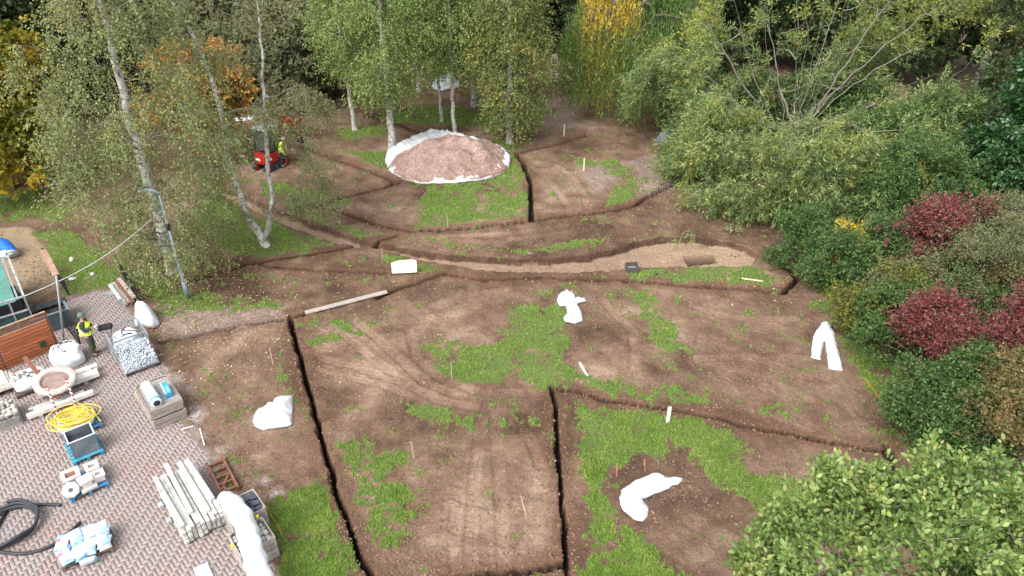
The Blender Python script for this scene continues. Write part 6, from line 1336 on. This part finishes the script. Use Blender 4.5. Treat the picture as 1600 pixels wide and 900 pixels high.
bar_fence('low black barred fence behind the old timber, at the slumped white sack', (190, 428), (219, 474), .85, 30, solid=True)
bar_fence('black barred fence panel leaning behind the worker', (98, 508), (124, 538), .9, 22, lean=.15)
rs_ = random.Random(15)
for i, (x0, y0, x1, y1, m, lab) in enumerate([(178,446,202,476,grey_wood,'grey weathered plank at the paving side of the old timber'), (184,444,210,478,rust,'rust red beam lying on the old timber'), (188,442,213,474,grey_wood,'splintered grey plank between the rust red beam and the black fence'), (193,442,215,470,old_wood,'brown plank tight against the black fence'), (182,452,198,480,old_wood,'short brown plank underneath the old timber'), (174,452,190,474,stone_grey,'outermost bleached plank of the old timber')]):
    q = plank('rusty_beam' if m is rust else 'old_plank', lab, (x0, y0), (x1, y1), .14, .08, m, .05 + .07 * (i % 3), .05 + .07 * (i % 3), 'plank' if m is not rust else 'beam')
o = tag(MB().prism([(-.28, -.12), (.2, -.16), (.32, .02), (.1, .15), (-.2, .1)], 0, .07).build('flat_stone', stone_grey, None, bevel=.01), 'flat grey stone on the paving beside the old timber', 'stone'); o.location = tuple(yl((173, 459), 0.0))
o = tag(MB().lathe([(.02, 0), (.09, 0), (.10, .12), (.07, .2), (.02, .22)], 12).build('small_pot', pmat('white_pot', (.7, .7, .68)), None, True), 'small white and dark pot standing on the grass', 'pot'); o.location = tuple(yl((113, 408)))
def lamp_post():
    p = yl((294, 467)); o = thing('lamp_post', 'slim grey lamp post standing in front of the tall birch', 'lamp post', p, 0); g = pmat('grey_post_paint', (.25, .31, .35), (.19, .24, .28), rough=.5, metal=.1)
    H = 4.5; MB().tube([(0, 0, 0), (0, 0, .78)], .085, 12).build('base_sleeve', g, o, True); MB().tube([(0, 0, .78), (0, 0, .84), (0, 0, H)], [.08, .055, .042], 12).build('shaft', g, o, True)
    MB().tube([(0, 0, H), (-.05, 0, H + .12), (-.2, -.02, H + .2), (-.36, -.03, H + .2)], .03, 8).build('arm', g, o, True); MB().box((-.55, -.04, H + .19), (.34, .16, .08)).build('lamp_head', pmat('lamp_grey', (.22, .25, .28), rough=.4), o, bevel=.03)
    MB().lathe([(.05, 3.05), (.075, 3.06), (.075, 3.32), (.05, 3.33)], 12).build('bracket', dark_metal, o)
    top = np.array(p) + np.array([-.02, 0, 3.9]); e = G(37, 463, 1.78); P = []
    for t_ in np.linspace(0, 1, 30): q = top + (e - top) * t_; q[2] -= .35 * math.sin(math.pi * t_); P.append(q)
    c = MB().tube(P, .013, 6).build('cable', pmat('pale_cable', (.55, .57, .58), rough=.5), None, True); tag(c, 'pale cable slung from the lamp post to the green roofed trailer', 'cable')
lamp_post()
def ladder():
    p = yl((866, 129)); o = thing('step_ladder', 'white step ladder leaning at the dark trees', 'ladder', p, 0); al = pmat('white_aluminium', (.72, .72, .70), rough=.4)
    for s in (-1, 1): MB().bar((s * .28, 0, 0), (s * .17, .55, 1.9), .05, .07).build('stile', al, o)
    for k in range(8): t_ = (k + .6) / 8.6; MB().box((0, .55 * t_, 1.9 * t_), (.50 - .2 * t_, .09, .03)).build('rung', al, o)
    MB().box((0, .52, 1.80), (.36, .05, .30)).build('top_plate', pmat('cream_plate', (.66, .63, .55)), o)
ladder()

# ---- digger and dumper
def digger():
    p = yl((424, 263)); o = thing('mini_digger', 'red mini digger with a black glazed cab working by the birches', 'digger', p, R(60)); redp = pmat('red_paint', (.36, .014, .012), (.28, .012, .010), rough=.35, bump=0); blk = pmat('black_cab_paint', (.02, .022, .024), rough=.35)
    glass = pmat('cab_glass', (.05, .07, .065), (.035, .05, .048), rough=.06, bump=0, spec=.8)
    for y in (-.42, .42):
        t_ = thing('track', None, None, (0, y, 0)); t_.parent = o; mb = MB(); n = 16; prof = [(-.62 + .21 * math.cos(a), .21 + .21 * math.sin(a)) for a in np.linspace(math.pi / 2, 3 * math.pi / 2, n)] + [(.62 + .21 * math.cos(a), .21 + .21 * math.sin(a)) for a in np.linspace(-math.pi / 2, math.pi / 2, n)]
        k = len(prof); mb.add([(x, yy, z) for yy in (-.115, .115) for x, z in prof], [tuple(range(k))[::-1], tuple(range(k, 2 * k))] + [(i, (i + 1) % k, (i + 1) % k + k, i + k) for i in range(k)]); mb.build('belt', black_rubber, t_)
        for x in (-.62, .62): MB().lathe([(.03, -.13), (.14, -.13), (.14, .13), (.03, .13)], 14, c=(x, 0, .21), axis=Matrix.Rotation(R(90), 3, 'X')).build('sprocket', redp, t_)
    MB().box((0, 0, .34), (.8, .6, .2)).build('undercarriage', blk, o); MB().box((.98, 0, .24), (.05, 1.08, .32)).build('dozer_blade', redp, o, bevel=.01)
    for y in (-.3, .3): MB().bar((.4, y, .3), (.95, y, .24), .07, .08).build('blade_arm', redp, o)
    mb = MB(); mb.prism([(.55, -.5), (.55, .5), (-.35, .52), (-.62, .42), (-.75, .2), (-.75, -.2), (-.62, -.42), (-.35, -.52)], .46, 1.02); body = mb.build('body', redp, o, bevel=.05)
    q = MB(); q.box((-.757, 0.05, .74), (.012, .34, .13)); q.build('white_decal', pmat('decal_white', (.72, .70, .70), (.55, .5, .5), scale=30), body); MB().box((-.45, -.528, .74), (.3, .012, .12)).build('white_decal', pmat('decal_white', (.72, .70, .70)), body)
    cab = thing('cab', None, None, (0, 0, 0)); cab.parent = o; x0, x1, y0, y1, z0, z1 = -.42, .62, -.46, .46, 1.02, 2.28; mb = MB()
    for x, y in ((x0, y0), (x0, y1), (x1, y0), (x1, y1), (.12, y0), (.12, y1)): mb.box((x, y, (z0 + z1) / 2), (.07, .07, z1 - z0))
    for z in (z0 + .03, z1 - .03):
        for y in (y0, y1): mb.box(((x0 + x1) / 2, y, z), (x1 - x0 - .072, .065, .06))
        for x in (x0, x1): mb.box((x, 0, z), (.065, y1 - y0 - .072, .06))
    mb.build('cab_frame', blk, cab)
    for nm, c, s in (('window_pane', ((x0 + x1) / 2, y0 + .01, 1.66), (x1 - x0 - .08, .012, 1.12)), ('window_pane', ((x0 + x1) / 2, y1 - .01, 1.66), (x1 - x0 - .08, .012, 1.12)), ('window_pane', (x0 + .01, 0, 1.7), (.012, y1 - y0 - .08, 1.02)), ('window_pane', (x1 - .01, 0, 1.66), (.012, y1 - y0 - .08, 1.12))): MB().box(c, s).build(nm, glass, cab)
    MB().box(((x0 + x1) / 2, 0, z1 + .04), (x1 - x0 + .1, y1 - y0 + .08, .075)).build('cab_roof', pmat('grey_roof', (.36, .42, .47), (.28, .33, .38), rough=.4), cab, bevel=.03)
    MB().bar((x0 - .1, -.55, 1.9), (x0 - .1, -.55, 2.2), .1, .03).build('mirror', blk, cab)
    MB().box((.78, -.05, .75), (.35, .22, .3)).build('swing_post', redp, o, bevel=.02)
    mb = MB(); B = [(.9, -.05, .85), (1.25, -.05, 1.75), (1.6, -.05, 2.15), (2.15, -.05, 2.2)]
    for a, b_ in zip(B[:-1], B[1:]): mb.bar(a, b_, .15, .20)
    mb.build('boom', redp, o, bevel=.015); MB().bar((2.1, -.05, 2.25), (2.5, -.05, 1.15), .12, .16).build('stick', redp, o, bevel=.015)
    MB().tube([(1.0, -.05, 1.25), (1.5, -.05, 1.95)], .045, 8).build('boom_ram', galv, o); MB().tube([(1.65, -.05, 2.32), (2.15, -.05, 2.38)], .04, 8).build('stick_ram', galv, o)
    mb = MB(); mb.add([(x, y, z) for y in (-.25, .15) for x, z in ((2.45, 1.15), (2.62, 1.1), (2.68, .85), (2.5, .68), (2.28, .72), (2.3, .8), (2.48, .82), (2.52, .98))], [tuple(range(8))[::-1], tuple(range(8, 16))] + [(i, (i + 1) % 8, (i + 1) % 8 + 8, i + 8) for i in range(8)]); mb.build('bucket', dark_metal, o)
digger()
def dumper():
    p = yl((449, 206)); o = thing('tracked_dumper', 'small red tracked dumper beyond the mini digger', 'dumper', p, R(-25)); redp = MATS['red_paint']
    for y in (-.3, .3): MB().box((0, y, .16), (1.3, .2, .30)).build('track', black_rubber, o, bevel=.08)
    MB().add([(x, y, z) for z, sx, sy in ((.4, .42, .36), (.82, .62, .48)) for x, y in ((-sx + .3, -sy), (sx + .3, -sy), (sx + .3, sy), (-sx + .3, sy))], [(0, 1, 5, 4), (1, 2, 6, 5), (2, 3, 7, 6), (3, 0, 4, 7), (3, 2, 1, 0)]).build('skip', redp, o)
    MB().box((-.62, 0, .62), (.5, .6, .5)).build('engine_cover', redp, o, bevel=.05)
    for y in (-.25, .25): MB().tube([(-.8, y, .8), (-1.0, y, 1.1), (-1.2, y, 1.12)], .025, 6).build('handle', dark_metal, o)
dumper()

# ---- people: one skinned body each, clothes as children
def skin(name, V, E, Rr, m, parent, root=0, sub=2):
    me = bpy.data.meshes.new(name); me.from_pydata([tuple(v) for v in V], E, []); me.update(); o = bpy.data.objects.new(name, me); C.objects.link(o); o.parent = parent
    me.materials.append(m); md = o.modifiers.new('skin', 'SKIN'); md.use_smooth_shade = True
    if not me.skin_vertices: me.attributes
    for i, r in enumerate(Rr): me.skin_vertices[0].data[i].radius = (r, r)
    me.skin_vertices[0].data[root].use_root = True
    s = o.modifiers.new('smooth', 'SUBSURF'); s.levels = s.render_levels = sub; return o
def person(label, loc, rz, arms, jacket, vest, trousers, hat, bend=0.0, boots=(.09, .07, .055), stride=.0):
    o = thing('person', label, 'person', loc, rz, None); sk = pmat('skin', (.46, .27, .19), (.40, .22, .15), scale=9, rough=.6, bump=0)
    cb, sb = math.cos(bend), math.sin(bend)
    def up(x, y, z): dz = z - .96; return (x * cb + dz * sb, y, .96 + dz * cb - x * sb)
    V = [(0, 0, .96), up(0, 0, 1.10), up(.0, 0, 1.30), up(0, 0, 1.45), up(.015, 0, 1.53), up(.04, 0, 1.60), up(.045, 0, 1.67), up(.03, 0, 1.74), up(.145, 0, 1.64), up(.03, .10, 1.65), up(.03, -.10, 1.65)]
    Rr = [.145, .125, .145, .075, .055, .075, .095, .065, .014, .018, .018]; E = [(0, 1), (1, 2), (2, 3), (3, 4), (4, 5), (5, 6), (6, 7), (6, 8), (6, 9), (6, 10)]
    def add(chain, rad, start):
        p = start
        for c, r in zip(chain, rad): V.append(c); Rr.append(r); E.append((p, len(V) - 1)); p = len(V) - 1
        return p
    legs, armc = [], []
    for s in (1, -1):
        f = stride * s; L = [(0, .095 * s, .90), (.03 + f * .5, .105 * s, .50), (f, .11 * s, .10), (f + .15, .13 * s, .045)]; legs.append(L); add(L, [.095, .062, .045, .035], 0)
        A = [up(0, .185 * s, 1.40)] + [up(*q) for q in arms[0 if s > 0 else 1]]; armc.append(A); w_ = add(A, [.065, .048, .034], 2)
        wr = np.array(A[-1]); dr = unit(wr - np.array(A[-2])); palm = wr + dr * .07; pi = add([tuple(palm)], [.026], w_)
        side = np.array([-dr[1], dr[0], 0.0]); side = side / max(np.linalg.norm(side), 1e-3)
        for k, ln in enumerate((.068, .078, .074, .058)):
            b0 = palm + side * (.027 - .018 * k); q1 = b0 + dr * ln * .55; q2 = q1 + (dr * .55 + np.array([0, 0, -.7])) * ln * .5; add([tuple(b0 + dr * .02), tuple(q1), tuple(q2)], [.009, .0085, .007], pi)
        add([tuple(wr + dr * .03 + side * .035), tuple(wr + dr * .065 + side * .045 + np.array([0, 0, .015]))], [.011, .009], w_)
    skin('body', V, E, Rr, sk, o)
    jm = pmat('cloth_' + jacket[0], jacket[1], tuple(a * .7 for a in jacket[1]), scale=8, rough=.9, bump=.3); tm = pmat('cloth_' + trousers[0], trousers[1], tuple(a * .7 for a in trousers[1]), scale=8, rough=.9, bump=.3)
    JV = [up(0, 0, .98), up(0, 0, 1.12), up(0, 0, 1.31), up(0, 0, 1.46)]; JE = [(0, 1), (1, 2), (2, 3)]; JR = [.165, .155, .175, .085]
    for A in armc:
        k = len(JV); JV += [A[0], A[1], tuple(np.array(A[1]) * .12 + np.array(A[2]) * .88)]; JR += [.085, .066, .05]; JE += [(2, k), (k, k + 1), (k + 1, k + 2)]
    skin('jacket', JV, JE, JR, jm, o, 1)
    TV = [(0, 0, 1.0), (0, 0, .93)]; TE = [(0, 1)]; TR = [.15, .16]
    for L in legs: k = len(TV); TV += [L[0], L[1], (L[2][0], L[2][1], .14)]; TR += [.112, .085, .075]; TE += [(1, k), (k, k + 1), (k + 1, k + 2)]
    skin('trousers', TV, TE, TR, tm, o)
    bm_ = pmat('boot_leather', boots, rough=.7)
    for L in legs: skin('boot', [(L[2][0], L[2][1], .13), (L[2][0], L[2][1], .06), (L[3][0] - .06, L[3][1], .05), (L[3][0] + .02, L[3][1], .045)], [(0, 1), (1, 2), (2, 3)], [.062, .06, .052, .045], bm_, o)
    if vest:
        skin('vest', [up(0, 0, 1.0), up(0, 0, 1.14), up(0, 0, 1.31), up(0, 0, 1.43)], [(0, 1), (1, 2), (2, 3)], [.195, .185, .195, .12], pmat('hi_vis', (.62, .80, .06), (.52, .68, .04), rough=.6), o, 1)
        mb = MB(); mb.lathe([(.205, -.03), (.21, -.03), (.21, .03), (.205, .03)], 24, c=up(0, 0, 1.10)); mb.build('reflective_band', pmat('reflective_grey', (.70, .74, .66), rough=.3), o, True)
    c = up(.035, 0, 1.70); mb = MB(); mb.lathe([(.118, -.03), (.122, .0), (.112, .05), (.075, .095), (.02, .112)], 20, c=c); mb.build('hat', pmat('hat_' + hat[0], hat[1], rough=.9), o, True)
    for s in (1, -1): MB().lathe([(.002, -.006), (.008, 0), (.002, .006)], 8, c=up(.125, .035 * s, 1.675)).build('eye', dark_metal, o)
    MB().lathe([(.01, -.05), (.05, -.035), (.062, 0), (.05, .03)], 14, c=up(.085, 0, 1.58)).build('beard', pmat('dark_hair', (.05, .035, .025), rough=.9), o, True)
    return o
PW = yl((148, 554), 0.0)
person('worker in a yellow vest over dark green clothes, looking down at a handset', PW, R(12), [[(.05, .25, 1.15), (.27, .09, 1.17)], [(.05, -.25, 1.15), (.27, -.07, 1.18)]], ('dark_green', (.035, .055, .055)), True, ('olive', (.075, .085, .048)), ('teal', (.10, .17, .15)))
q = MB().box((0, 0, 0), (.10, .16, .03)).build('handset', pmat('handset_grey', (.5, .52, .54), rough=.4), None, bevel=.006); q.location = (PW[0] + .37 * math.cos(R(12)), PW[1] + .37 * math.sin(R(12)), 1.20); q.rotation_euler = (0, -.5, R(12)); tag(q, 'small pale handset held by the worker near the bulk bags', 'handset')
person('worker in yellow jacket stooping beside the mini digger', yl((443, 262)), R(-10), [[(.1, .24, 1.18), (.30, .2, .98)], [(.1, -.24, 1.18), (.30, -.2, .98)]], ('hi_vis_yellow', (.62, .78, .05)), False, ('navy', (.03, .035, .045)), ('white', (.6, .6, .58)), bend=.35)
person('worker in yellow overalls walking beside the long white strip', yl((425, 192)), R(10), [[(.05, .26, 1.15), (.22, .22, .98)], [(-.02, -.26, 1.15), (.1, -.26, .95)]], ('hi_vis_yellow', (.62, .78, .05)), False, ('hi_vis_yellow', (.62, .78, .05)), ('grey_helmet', (.5, .52, .55)), stride=.12)
